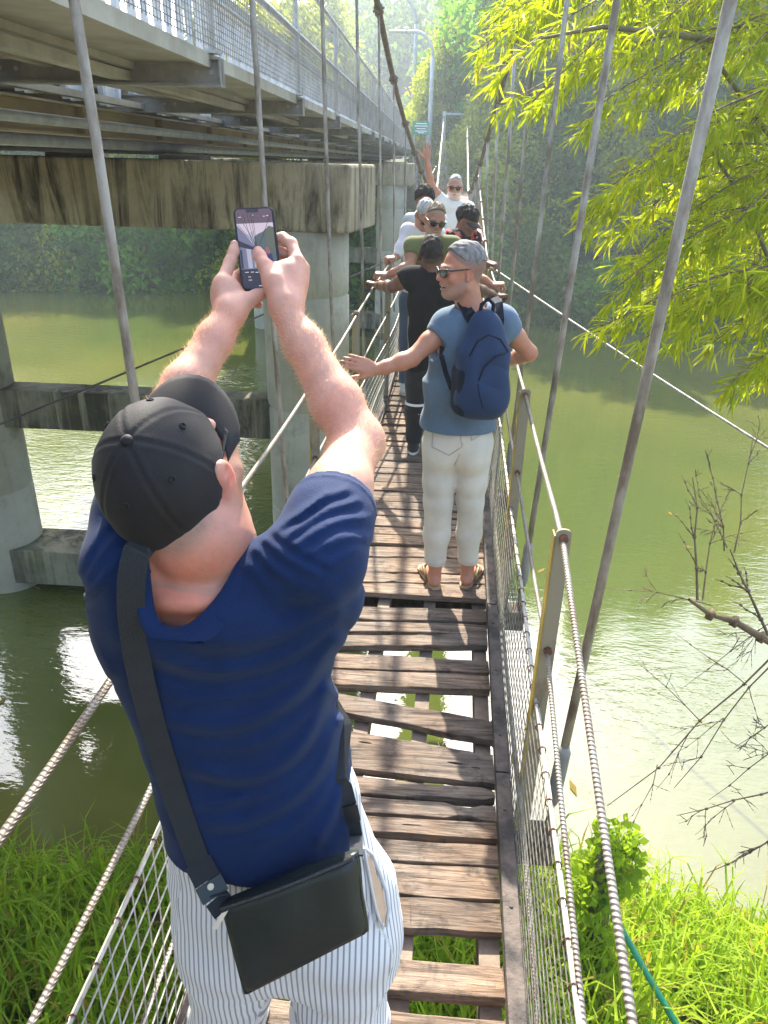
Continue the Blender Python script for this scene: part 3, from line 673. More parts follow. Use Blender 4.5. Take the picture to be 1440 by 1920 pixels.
# ------------------------------------------------------------------ leaves
def m_leaf(name, c1, c2, transl=0.35, rough=0.55, tcol=None):
    t = NT(name); a = t.n('Attribute', attribute_name='Col'); oi = t.n('ObjectInfo')
    sp = t.n('SeparateColor'); t.l(a.outputs['Color'], sp.inputs[0])
    base = t.mix(sp.outputs[0], c1, c2)
    base = t.mix(t.math('MULTIPLY', oi.outputs['Random'], 0.45), base, tuple(0.5*(p_+q_)*k for p_, q_, k in zip(c1, c2, (1.5, 1.15, 0.8))))
    base = t.mix(t.math('MULTIPLY', sp.outputs[1], 1.0), base, (0.30, 0.20, 0.05))
    t.set(base=base, rough=max(rough, 0.6), spec=0.12)
    tr = t.n('BsdfTranslucent'); t.l(t.mix(1.0, base, tcol or (1.5, 1.45, 0.6), 'MULTIPLY'), tr.inputs[0])
    mx = t.n('MixShader'); mx.inputs[0].default_value = transl; t.l(t.b.outputs[0], mx.inputs[1]); t.l(tr.outputs[0], mx.inputs[2]); t.l(mx.outputs[0], t.out.inputs[0])
    return t.m
ML = dict(
    dark=m_leaf('deep_green_leaves', (0.042, 0.100, 0.016), (0.12, 0.22, 0.030), 0.42),
    mid=m_leaf('mid_green_leaves', (0.045, 0.135, 0.016), (0.145, 0.300, 0.030), 0.46),
    light=m_leaf('yellow_green_leaves', (0.13, 0.20, 0.022), (0.37, 0.42, 0.036), 0.5),
    bamboo=m_leaf('bamboo_leaves', (0.22, 0.32, 0.010), (0.46, 0.50, 0.016), 0.55, 0.4, (1.35, 1.35, 0.5)),
    grass=m_leaf('bank_grass', (0.10, 0.23, 0.022), (0.34, 0.46, 0.035), 0.55, 0.45, (1.2, 1.3, 0.6)),
    bark=nmat('tree_bark', (0.16, 0.13, 0.10), (0.07, 0.055, 0.04), 6, 0.9, 0.4, 0.02),
    dry=nmat('dry_bamboo_twig', (0.20, 0.135, 0.06), (0.085, 0.055, 0.03), 9, 0.7, 0.2, 0.003),
    culm=nmat('bamboo_culm', (0.20, 0.17, 0.06), (0.10, 0.085, 0.035), 9, 0.5, 0.2, 0.003))
def quads_mesh(name, V, Qn, mat_, cols, smooth=False):
    """V (n*Qn,3): every Qn vertices one polygon."""
    n = len(V)//Qn; me = bpy.data.meshes.new(name)
    me.vertices.add(len(V)); me.vertices.foreach_set('co', np.asarray(V, np.float32).ravel())
    me.loops.add(len(V)); me.loops.foreach_set('vertex_index', np.arange(len(V), dtype=np.int32))
    me.polygons.add(n); me.polygons.foreach_set('loop_start', np.arange(0, len(V), Qn, dtype=np.int32))
    me.update(calc_edges=True); me.materials.append(mat_)
    a = me.color_attributes.new('Col', 'FLOAT_COLOR', 'POINT'); cc = np.ones((len(V), 4), np.float32); cc[:, :3] = np.repeat(cols, Qn, 0); a.data.foreach_set('color', cc.ravel())
    return me
def rvec(n): v = rng.normal(size=(n, 3)); return v/np.linalg.norm(v, axis=1)[:, None]
def cloud(centres, radii, n_each, size, flat=0.75, asp=0.5, droop=0.35, shell=0.55):
    """diamond leaves gathered on lumpy clumps"""
    VV = []; CC = []
    for c, r in zip(centres, radii):
        d = rvec(n_each); rad = r*(shell+(1.08-shell)*rng.random(n_each)**0.6); lump = 1+0.25*np.sin(d[:, 0]*5+c[0])*np.cos(d[:, 2]*6+c[1])
        p_ = c+d*(rad*lump)[:, None]*np.array([1, 1, flat])
        ax = unit_rows(rvec(n_each)*0.8+d*0.5+np.array([0, 0, -droop])); nn = unit_rows(np.cross(ax, rvec(n_each)))
        s_ = size*rng.uniform(0.6, 1.35, n_each)[:, None]
        q = np.stack([p_, p_+ax*s_*0.5+nn*s_*asp*0.5, p_+ax*s_, p_+ax*s_*0.5-nn*s_*asp*0.5], 1)
        VV.append(q.reshape(-1, 3)); tint = np.clip(rng.random()*0.8-0.1+rng.normal(0.2, 0.16, n_each), 0, 1)
        CC.append(np.stack([tint, (rng.random(n_each) < 0.015)*0.6, np.zeros(n_each)], 1))
    return np.concatenate(VV), np.concatenate(CC)
def unit_rows(v): return v/(np.linalg.norm(v, axis=1)[:, None]+1e-9)
def make_tree(name, H, R, leaf, nb, ne, size, z0=0.25, trunk=0.16, seed=0, weep=False, col='narrow'):
    """tapered trunk with limbs and a crown of leaf clumps; origin at the foot"""
    random.seed(seed); r = thing(name, None, None, (0, 0, 0))
    cs, rs = [], []
    for i in range(nb):
        t = (i+0.5)/nb; z = H*(z0+(1-z0)*t*0.94); env = R*(math.sin(math.pi*min(1, 0.18+0.80*t))**0.7)*(1.0 if col == 'round' else 0.8)
        a = i*2.4+random.uniform(-.5, .5); q = env*random.uniform(0.25, 0.85)
        cs.append(np.array([q*math.cos(a), q*math.sin(a), z])); rs.append(R*random.uniform(0.26, 0.46))
        if weep: cs.append(cs[-1]+np.array([0.25*math.cos(a), 0.25*math.sin(a), -R*0.55])); rs.append(rs[-1]*0.62)
    V, cc = cloud(cs, rs, ne, size, droop=0.8 if weep else 0.35, flat=1.15 if weep else 0.75)
    tk = MB(); bend = [np.array([0.25*math.sin(t*3+seed), 0.2*math.cos(t*2.2+seed)-0.2, H*0.88*t]) for t in np.linspace(0, 1, 8)]
    tk.tube(bend, [trunk*(1-0.8*t)+0.015 for t in np.linspace(0, 1, 8)], 8)
    o1 = tk.build('trunk', ML['bark'], r, smooth=True, local=True)
    lb = MB()
    for c in cs[::2]:
        t0 = max(0.1, min(0.8, c[2]/H-0.18)); s_ = bend[int(t0*7)]; m_ = (s_+c)/2+np.array([0, 0, 0.12*H*0.3]); lb.tube([s_, m_, c], [trunk*0.35, trunk*0.22, trunk*0.07], 5)
    me = quads_mesh('crown', V, 4, ML[leaf], cc); o2 = link('crown', me, r, local=True)
    o3 = lb.build('limb', ML['bark'], r, smooth=True, local=True); o3['kind'] = 'stuff'
    return r
PT = [make_tree('broadleaf_tree', 9.0, 3.3, 'mid', 30, 330, 0.36, 0.12, 0.17, 1, col='round'),
      make_tree('broadleaf_tree', 8.0, 2.6, 'dark', 28, 330, 0.34, 0.10, 0.15, 2, weep=True),
      make_tree('vine_draped_tree', 10.5, 2.5, 'light', 30, 360, 0.30, 0.08, 0.15, 3, weep=True),
      make_tree('broadleaf_tree', 7.0, 3.4, 'light', 26, 340, 0.33, 0.18, 0.16, 4, col='round')]
PB = [make_tree('riverside_bush', 3.4, 2.3, 'mid', 15, 330, 0.27, 0.05, 0.06, 5, col='round'), make_tree('riverside_bush', 3.0, 2.0, 'dark', 14, 330, 0.27, 0.05, 0.06, 6, weep=True), make_tree('riverside_bush', 2.2, 1.9, 'light', 12, 330, 0.23, 0.02, 0.05, 7, weep=True)]
used = set()
def plant(proto, x, y, s_, label, cat, group, z=None, name=None):
    if id(proto) in used: o = copy_tree(proto)
    else: o = proto; used.add(id(proto))
    o.location = (x, y, hill(x, y)-0.15 if z is None else z); o.scale = (s_, s_, s_*random.uniform(0.92, 1.12)); o.rotation_euler = (0, 0, random.uniform(0, 6.28))
    tag(o, label, cat, group); return o
random.seed(21)
KIND = {0: 'mid green round crowned tree', 1: 'dark green weeping tree', 2: 'tall yellow green tree hung with vines', 3: 'spreading yellow green tree'}
# right bank: bushes at the water, then rows of trees up the slope
for i, x in enumerate(np.arange(2.3, 34, 1.75)):
    k = [0, 1, 1, 0, 2][i % 5]; plant(PB[k], x+random.uniform(-.5, .5), shore(x)+random.uniform(-0.2, 1.4), random.uniform(0.85, 1.3), ['mid green bush', 'dark drooping bush', 'yellow green bush'][k]+' at the water edge on the right bank', 'bush', 'bushes along the right bank')
rowspec = ((4.0, 2.6, 0.85, 'first'), (8.5, 3.2, 0.95, 'second'), (14.0, 4.0, 1.05, 'third'))
for d, st, sc, nm in rowspec:
    for i, x in enumerate(np.arange(2.6+d*0.10, 36, st)):
        k = [1, 0, 2, 0, 3, 1, 2][(i+int(d)) % 7]
        plant(PT[k], x+random.uniform(-.8, .8), shore(x)+d+random.uniform(-1.2, 1.2), sc*random.uniform(0.85, 1.2), KIND[k]+' in the %s row above the right bank' % nm, 'tree', 'trees on the right bank')
# by the far tower
for x, y, k, s_, lb in ((2.35, 38.6, 2, 0.70, 'yellow green vine tree leaning over the right tower post'), (-0.25, 41.6, 2, 0.58, 'slim vine covered tree just left of the far tower'), (0.8, 43.8, 3, 0.78, 'yellow green tree right behind the far tower'), (3.6, 37.2, 3, 0.72, 'bright tree beside the end of the footbridge'), (1.9, 45.5, 0, 0.9, 'green tree rising behind the tower and bright vines'), (4.4, 41.5, 2, 1.05, 'tall pale green vine tree right of the far tower')):
    plant(PT[k], x, y, s_, lb, 'tree', None, z=hill(x, y)+(1.0 if x < 1 else 0.2))
# left bank under the road bridge
for i, x in enumerate(np.arange(-42, -3.0, 1.9)):
    k = [0, 1, 2, 0, 1][i % 5]; plant(PB[k], x+random.uniform(-.5, .5), shore(x)+random.uniform(-0.2, 1.2), random.uniform(0.9, 1.35), ['mid green bush', 'dark drooping bush', 'yellow green bush'][k]+' at the water edge under the road bridge', 'bush', 'bushes along the left bank')
for i, x in enumerate(np.arange(-44, -9, 2.9)):
    k = [0, 1, 2, 1, 3][i % 5]; plant(PT[k], x+random.uniform(-.8, .8), shore(x)+4.2+random.uniform(-1, 1), random.uniform(0.85, 1.1), KIND[k]+' behind the bushes of the left bank', 'tree', 'trees on the left bank')
for i, (x, y) in enumerate(((-11.5, 66), (-10.2, 78), (-14.5, 84), (-9.5, 92))):
    plant(PT[[3, 2, 0, 3][i]], x, y, 1.35, 'pale hazy tree beyond the road bridge railing', 'tree', 'hazy trees beyond the railing', z=0.0)
# the wooded hill behind, one mass
cs, rs = [], []
random.seed(5)
for j in range(620):
    y = random.uniform(52, 190); x = random.uniform(-0.14*y-4, 0.70*y)
    if x < 3 and y < 88: continue
    if x < 3 and abs(x+3.5) < 6 and y < 80: continue
    if x > 0.25*y and y > 112: continue
    s_ = random.uniform(1.6, 3.2)
    for _ in range(3): cs.append(np.array([x+random.uniform(-s_, s_), y+random.uniform(-s_, s_), hill(x, y)+random.uniform(1.0, 6.0)])); rs.append(s_*random.uniform(0.6, 1.0))
V, cc = cloud(cs, rs, 80, 0.85, shell=0.7)
tag(link('distant_forest', quads_mesh('distant_forest', V, 4, ML['dark'], cc)), 'hazy mass of forest covering the hill beyond the bridge', 'forest', kind='stuff')

# ------------------------------------------------------------------ bamboo on the right
def lance(base, dirs, length, width, up):
    """folded lance-shaped leaves as two quads each (6 points)"""
    n = len(base); d = unit_rows(dirs); s_ = unit_rows(np.cross(d, up)); nn = np.cross(s_, d)
    L = length[:, None]; W = width[:, None]
    p0 = base; p1 = base+d*L*0.33-nn*0*L; p2 = base+d*L*0.70-nn*L*0.05; p3 = base+d*L-nn*L*0.16
    return np.stack([p0, p1+s_*W*0.5, p2+s_*W*0.42, p3, p2-s_*W*0.42, p1-s_*W*0.5], 1).reshape(-1, 3)
random.seed(3)
BMB = thing('bamboo_clump', 'bright yellow green bamboo branches hanging over the river at the right', 'bamboo', (6.0, 4.5, -5.0))
ends = [(885,100,5.2),(905,60,5.6),(945,195,4.9),(965,20,5.4),(920,15,5.8),(1000,40,5.2),(985,10,4.8),(930,130,4.4),(1000,190,4.6),(1085,235,4.4),(1055,150,5.0),(1170,330,4.2),(1105,370,4.4),(1100,415,4.6),(1150,430,4.9),(1205,470,4.4),(1135,555,4.3),(1125,612,4.5),(1185,560,5.2),(1260,628,4.6),(1200,640,4.2),(1335,645,5.0),(1375,715,4.2),(1300,560,5.4),(1425,705,4.7),(1080,60,5.6),(1250,500,5.0),(1225,390,5.5),(1190,200,4.9),(1290,300,4.4),(1380,420,4.2),(1395,560,4.6),(1330,470,5.6),(1180,100,4.3),(1270,180,5.4),(1140,10,4.5),(1280,40,5.0),(1390,250,4.8),(1400,100,4.4),(1250,560,4.0),(1170,485,4.6),(1340,380,5.0),(1430,620,5.2)]
tw = MB(); LB, LD, LL, LW, LC = [], [], [], [], []
for (ex, ey, w_) in ends:
    sx = 1530+random.uniform(0, 60); sy = ey-random.uniform(60, 260)*(0.4+(sx-ex)/700)
    A = P(sx, sy, w_+random.uniform(0.0, 0.9)); B = P(ex, ey, w_); m_ = (A+B)/2+np.array([0, 0, 0.18*np.linalg.norm(A-B)])
    n = 16; path = [A*(1-t)**2+2*m_*t*(1-t)+B*t*t+0.02*np.array([mnoise.noise((t*5, ex, k)) for k in range(3)]) for t in np.linspace(0, 1, n)]
    tw.tube(path, [0.008*(1-0.8*t)+0.0015 for t in np.linspace(0, 1, n)], 5)
    nodes = int(16+np.linalg.norm(A-B)*30)
    for j in range(nodes):
        t = (j+random.random())/nodes; f_ = t*(n-1); i = min(int(f_), n-2); p_ = path[i]+(path[i+1]-path[i])*(f_-i)
        ax = unit(path[i+1]-path[i]); off = unit(np.array([random.gauss(0, 1), random.gauss(0, 1), random.gauss(-0.4, 0.8)])+ax*0.9)*random.uniform(0.05, 0.30)*(1.15-0.75*t)
        q = p_+off+np.array([0, 0, -0.03]); tw.tube([p_, p_+off*0.55+np.array([0, 0, 0.015]), q], [0.0022, 0.0016, 0.001], 3, cap=False)
        dd = unit(off+ax*0.25+np.array([-0.05, 0, -0.10])); k = random.randint(4, 8)
        for _ in range(k):
            LB.append(q-off*random.uniform(0, 0.45)); LD.append(dd+rng.normal(0, 0.62, 3)+np.array([0, 0, -0.16])); LL.append(random.uniform(0.07, 0.185)); LW.append(random.uniform(0.009, 0.018))
            LC.append((np.clip(random.gauss(0.55, 0.28), 0, 1), 0.75 if random.random() < 0.03 else 0.0, 0))
LB, LD, LL, LW = map(np.array, (LB, LD, LL, LW))
V = lance(LB, LD, LL, LW, unit_rows(np.array([0, 0, 1.0])+rng.normal(0, 0.5, LB.shape)))
link('foliage', quads_mesh('foliage', V, 6, ML['bamboo'], np.array(LC)), BMB)
tw.build('twigs', ML['dry'], BMB, smooth=True)['kind'] = 'stuff'
cu = [[(1345,75,4.6),(1240,62,4.5),(1130,50,4.5),(1015,72,4.4)], [(1520,420,5.0),(1440,250,4.9),(1340,110,4.8),(1250,20,4.6)], [(1540,760,5.2),(1470,560,5.1),(1400,380,4.9),(1330,280,4.7)]]
for c in cu:
    q = [P(*v) for v in c]; mb = MB(); mb.tube(q, [0.022, 0.018, 0.014, 0.007], 8); mb.build('culm', ML['culm'], BMB, smooth=True)

# ------------------------------------------------------------------ dry bamboo twigs low on the right
def sticks(mb, a, b_, r, depth, spread=0.6):
    a = np.array(a); b_ = np.array(b_); n = 5; L = np.linalg.norm(b_-a)
    pts = [a+(b_-a)*t+L*0.05*np.array([mnoise.noise((t*3, a[0]*9+k, b_[2]*7)) for k in range(3)]) for t in np.linspace(0, 1, n)]
    mb.tube(pts, [r*(1-0.65*t) for t in np.linspace(0, 1, n)], 5, cap=False)
    for q in pts[1:-1]: mb.tube([q-0.006*unit(b_-a), q+0.006*unit(b_-a)], r*1.35, 5)
    if depth == 0: return
    for k in range(random.randint(3, 5)):
        t = random.uniform(0.25, 0.98); s_ = pts[min(int(t*(n-1)), n-1)]; d = unit(unit(b_-a)+rng.normal(0, spread, 3)); sticks(mb, s_, s_+d*L*random.uniform(0.22, 0.45), max(r*0.5, 0.0011), depth-1, spread)
random.seed(12)
specs = [('thick broken dry bamboo stem pointing left over the pale water', [((1480,1222,3.2),(1284,1120,3.1),0.021,0), ((1310,1122,3.12),(1300,900,3.2),0.006,1), ((1318,1125,3.12),(1345,930,3.3),0.004,2), ((1335,1130,3.1),(1130,1100,3.2),0.003,2)]),
         ('upright dry bamboo shoot with bare side twigs', [((1450,1205,3.3),(1365,1030,3.4),0.008,1), ((1365,1030,3.4),(1322,850,3.5),0.004,2), ((1375,1040,3.4),(1416,815,3.5),0.004,2), ((1365,1030,3.4),(1290,900,3.5),0.003,2)]),
         ('fan of thin dry bamboo twigs reaching down left over the water', [((1470,1190,3.3),(1150,1510,3.3),0.005,2), ((1460,1230,3.2),(1260,1480,3.2),0.004,2), ((1470,1150,3.4),(1280,1290,3.4),0.003,2)]),
         ('bare dry twigs at the right edge above the grass', [((1480,1475,3.1),(1270,1530,3.1),0.004,2), ((1480,1560,3.0),(1330,1640,3.1),0.004,2), ((1480,1330,3.2),(1380,1400,3.2),0.003,2), ((1480,1380,3.1),(1330,1500,3.2),0.003,2)])]
for lb, ss in specs:
    mb = MB()
    for a_, b_, r, d in ss: sticks(mb, P(*a_), P(*b_), r, d)
    tag(mb.build('dry_bamboo_branch', ML['dry'], smooth=True), lb, 'branch', 'dry bamboo branches')

# ------------------------------------------------------------------ bank plants
def blades(n, xr, yr, hmin, hmax, wid, tint, lean=0.5, keep=None):
    x = rng.uniform(*xr, n); y = rng.uniform(*yr, n)
    if keep is not None: m_ = np.array([keep(a, c) for a, c in zip(x, y)]); x, y = x[m_], y[m_]; n = len(x)
    z = np.array([bank(a, c) for a, c in zip(x, y)])-0.03; h = rng.uniform(hmin, hmax, n); w_ = rng.uniform(0.5, 1.0, n)*wid
    th = rng.uniform(0, 6.28, n); d = np.stack([np.cos(th), np.sin(th), np.zeros(n)], 1); s_ = np.stack([-np.sin(th), np.cos(th), np.zeros(n)], 1)
    ln = (rng.random(n)*lean+0.1)[:, None]; b0 = np.stack([x, y, z], 1); H = h[:, None]; W = w_[:, None]; up = np.array([0, 0, 1.0])
    c1 = b0+up*H*0.45+d*H*ln*0.18; c2 = b0+up*H*0.80+d*H*ln*0.5; c3 = b0+up*H*(0.98-0.35*ln)+d*H*ln*1.05
    L_ = [b0-s_*W*0.4, c1-s_*W*0.5, c2-s_*W*0.40, c3-s_*W*0.03]; R_ = [b0+s_*W*0.4, c1+s_*W*0.5, c2+s_*W*0.40, c3+s_*W*0.03]
    V = np.stack([np.stack([L_[i], R_[i], R_[i+1], L_[i+1]], 1) for i in range(3)], 1).reshape(-1, 3)
    t = np.clip(rng.normal(tint, 0.28, n)+0.22*np.sin(x*1.1)+0.2*np.sin(x*3.3+y*2.7), 0, 1); return V, np.repeat(np.stack([t, (rng.random(n) < 0.07)*0.9, np.zeros(n)], 1), 3, 0)
land = lambda a, c: bank(a, c) > WZ-0.12 and mnoise.noise((a*1.2, c*1.2, 7)) > -0.38
Vs, Cs = zip(blades(26000, (-5, 6), (1.2, 5.3), 0.12, 0.42, 0.012, 0.4, 0.8, land), blades(11000, (-5, 6), (1.2, 5.1), 0.3, 0.75, 0.020, 0.5, 0.8, land), blades(3000, (0.3, 6), (2.2, 5.1), 0.4, 0.85, 0.026, 0.72, 0.8, land), blades(900, (-5, 6), (1.6, 4.9), 0.22, 0.55, 0.055, 0.45, 1.0, land), blades(1500, (-5, 0), (1.6, 4.6), 0.35, 0.75, 0.032, 0.3, 0.9, land))  # yellower tint on the right, deeper on the left: bank sunlight in the colour
tag(link('bank_grass', quads_mesh('bank_grass', np.concatenate(Vs), 4, ML['grass'], np.concatenate(Cs))), 'long green grass covering the near bank under the bridge', 'grass', kind='stuff')
cs = []; rs = []
for j in range(190):
    x = random.uniform(-4.5, 5.5); y = random.uniform(2.2, 4.9)
    if land(x, y): cs.append(np.array([x, y, bank(x, y)+0.12])); rs.append(random.uniform(0.15, 0.3))
V, cc = cloud(cs, rs, 90, 0.095, flat=0.7, asp=0.62); cc[:, 0] = np.clip(cc[:, 0]+0.1, 0, 1)
tag(link('ground_cover', quads_mesh('ground_cover', V, 4, ML['grass'], cc)), 'small leafy weeds among the bank grass', 'weeds', kind='stuff')
base = atY(1098, 1800, 3.75); r = thing('vine_covered_stump', 'upright stump smothered in bright green creeper beside the netting', 'shrub', (base[0], base[1], bank(base[0], base[1])))
zb = bank(base[0], base[1]); ztop = atY(1098, 1560, 3.75)[2]
b = MB(); b.tube([(base[0]+0.05, base[1], zb-0.2), (base[0]+0.02, base[1], (zb+ztop)/2), (base[0]-0.02, base[1], ztop-0.1)], [0.10, 0.08, 0.06], 8); b.build('stump', ML['bark'], r)
cs = [np.array([base[0]-0.03+0.11*math.sin(t*9)+0.16*(1-t)*random.uniform(-1, 1), base[1]+random.uniform(-.12, .12), zb+(ztop-zb)*t]) for t in np.linspace(0.05, 0.98, 22)]
V, cc = cloud(cs, [0.13+0.09*(1-t) for t in np.linspace(0, 1, 22)], 120, 0.062, flat=1.0, asp=0.75); cc[:, 0] = np.clip(cc[:, 0]+0.25, 0, 1)
link('creeper', quads_mesh('creeper', V, 4, ML['grass'], cc), r)
b = MB(); b.tube([atY(1128, 1672, 3.72), atY(1170, 1750, 3.45), atY(1215, 1830, 3.2), atY(1285, 1950, 2.85)], 0.021, 10)
tag(b.build('hose', nmat('green_plastic_hose', (0.02, 0.30, 0.14), (0.015, 0.22, 0.10), 5, 0.35, 0), smooth=True), 'straight green plastic pipe lying in the grass', 'pipe')
n = 46; c = np.stack([rng.uniform(-6, 9, n), rng.uniform(5.5, 16, n), np.full(n, WZ+0.012)], 1); th = rng.uniform(0, 6.28, n); d = np.stack([np.cos(th), np.sin(th), 0*th], 1); s_ = np.stack([-np.sin(th), np.cos(th), 0*th], 1); L = rng.uniform(0.05, 0.13, n)[:, None]
tag(link('floating_debris', quads_mesh('floating_debris', np.stack([c-d*L, c+s_*L*0.3, c+d*L, c-s_*L*0.3], 1).reshape(-1, 3), 4, ML['grass'], np.stack([np.full(n, 0.5), np.full(n, 0.9), np.zeros(n)], 1))), 'dry leaves floating on the green water', 'debris', kind='stuff')
# ------------------------------------------------------------------ air
b = MB(); b.box((0, 94, 35.85), (300, 312, 86.3)); hz = b.build('haze', None); hz.data.materials.clear()
hm = bpy.data.materials.new('haze'); hm.use_nodes = True; ht = hm.node_tree; ht.nodes.remove(ht.nodes['Principled BSDF'])
pv = ht.nodes.new('ShaderNodeVolumePrincipled'); pv.inputs['Color'].default_value = (0.78, 0.90, 1.0, 1); pv.inputs['Density'].default_value = 0.0021; pv.inputs['Anisotropy'].default_value = 0.35
ht.links.new(pv.outputs[0], ht.nodes['Material Output'].inputs['Volume']); hz.data.materials.append(hm); tag(hz, 'pale blue haze in the air over the river', 'haze', kind='stuff'); hz.display_type = 'WIRE'
# ------------------------------------------------------------------ people: shared builders
def m_skin(name, rough=0.5, mott=0.10):
    t = NT(name); a = t.n('Attribute', attribute_name='Col'); n_ = t.ramp(t.noise(38, 4, 0.6), [(0.3, 1-mott), (0.7, 1+mott)]); n_ = t.mix(1.0, n_, t.ramp(t.noise(150, 3, 0.6), [(0.62, (1, 1, 1)), (0.74, (0.90, 0.82, 0.77))]), 'MULTIPLY'); n_ = t.mix(1.0, n_, t.ramp(t.noise(14, 4, 0.65), [(0.35, (1.06, 0.96, 0.94)), (0.65, (0.97, 1.02, 1.03))]), 'MULTIPLY')
    t.set(base=t.mix(1.0, a.outputs['Color'], n_, 'MULTIPLY'), rough=rough, spec=0.4, sss=0.12); t.b.inputs['Subsurface Radius'].default_value = (0.012, 0.005, 0.003); t.b.inputs['Subsurface Scale'].default_value = 0.6
    t.bump(t.noise(260, 3, 0.6), 0.12, 0.001); return t.m
def m_cloth(name, c, var=0.18, rough=0.85, scale=300, bump=0.25, sheen=0.15, fold=0.0):
    t = NT(name); n1 = t.noise(6, 4, 0.6); c = np.array(c); base = t.ramp(n1, [(0.3, tuple(c*(1-var))), (0.7, tuple(np.minimum(c*(1+var), 1)))])
    t.set(base=base, rough=rough, spec=0.2, sheen=sheen); w_ = t.noise(scale, 2, 0.5)
    if fold: w_ = t.math('ADD', t.math('MULTIPLY', w_, 0.15), t.math('MULTIPLY', t.noise(9, 3, 0.55, t.coord((1, 1, 1.6)), 0.8), fold))
    t.bump(w_, bump, 0.004 if not fold else 0.012); return t.m
SKIN = m_skin('skin'); SKIN_DARK = m_skin('dark_skin', 0.45, 0.12)
HAIRM = {}
def m_hair(c, name):
    if name in HAIRM: return HAIRM[name]
    t = NT(name); n1 = t.noise(55, 4, 0.7, t.coord((1, 1, 0.35))); t.set(base=t.ramp(n1, [(0.35, tuple(q*0.55 for q in c)), (0.65, tuple(min(1, q*1.3) for q in c))]), rough=0.75, spec=0.15); t.bump(n1, 0.8, 0.004); HAIRM[name] = t.m; return t.m
GLASS = nmat('sunglass_lens', (0.012, 0.012, 0.013), (0.008, 0.008, 0.009), 5, 0.06, 0, spec=0.7); FRAME = nmat('sunglass_frame', (0.03, 0.02, 0.015), (0.02, 0.014, 0.01), 20, 0.25, 0)
TEETH = nmat('teeth', (0.75, 0.70, 0.62), (0.68, 0.63, 0.55), 60, 0.3, 0)

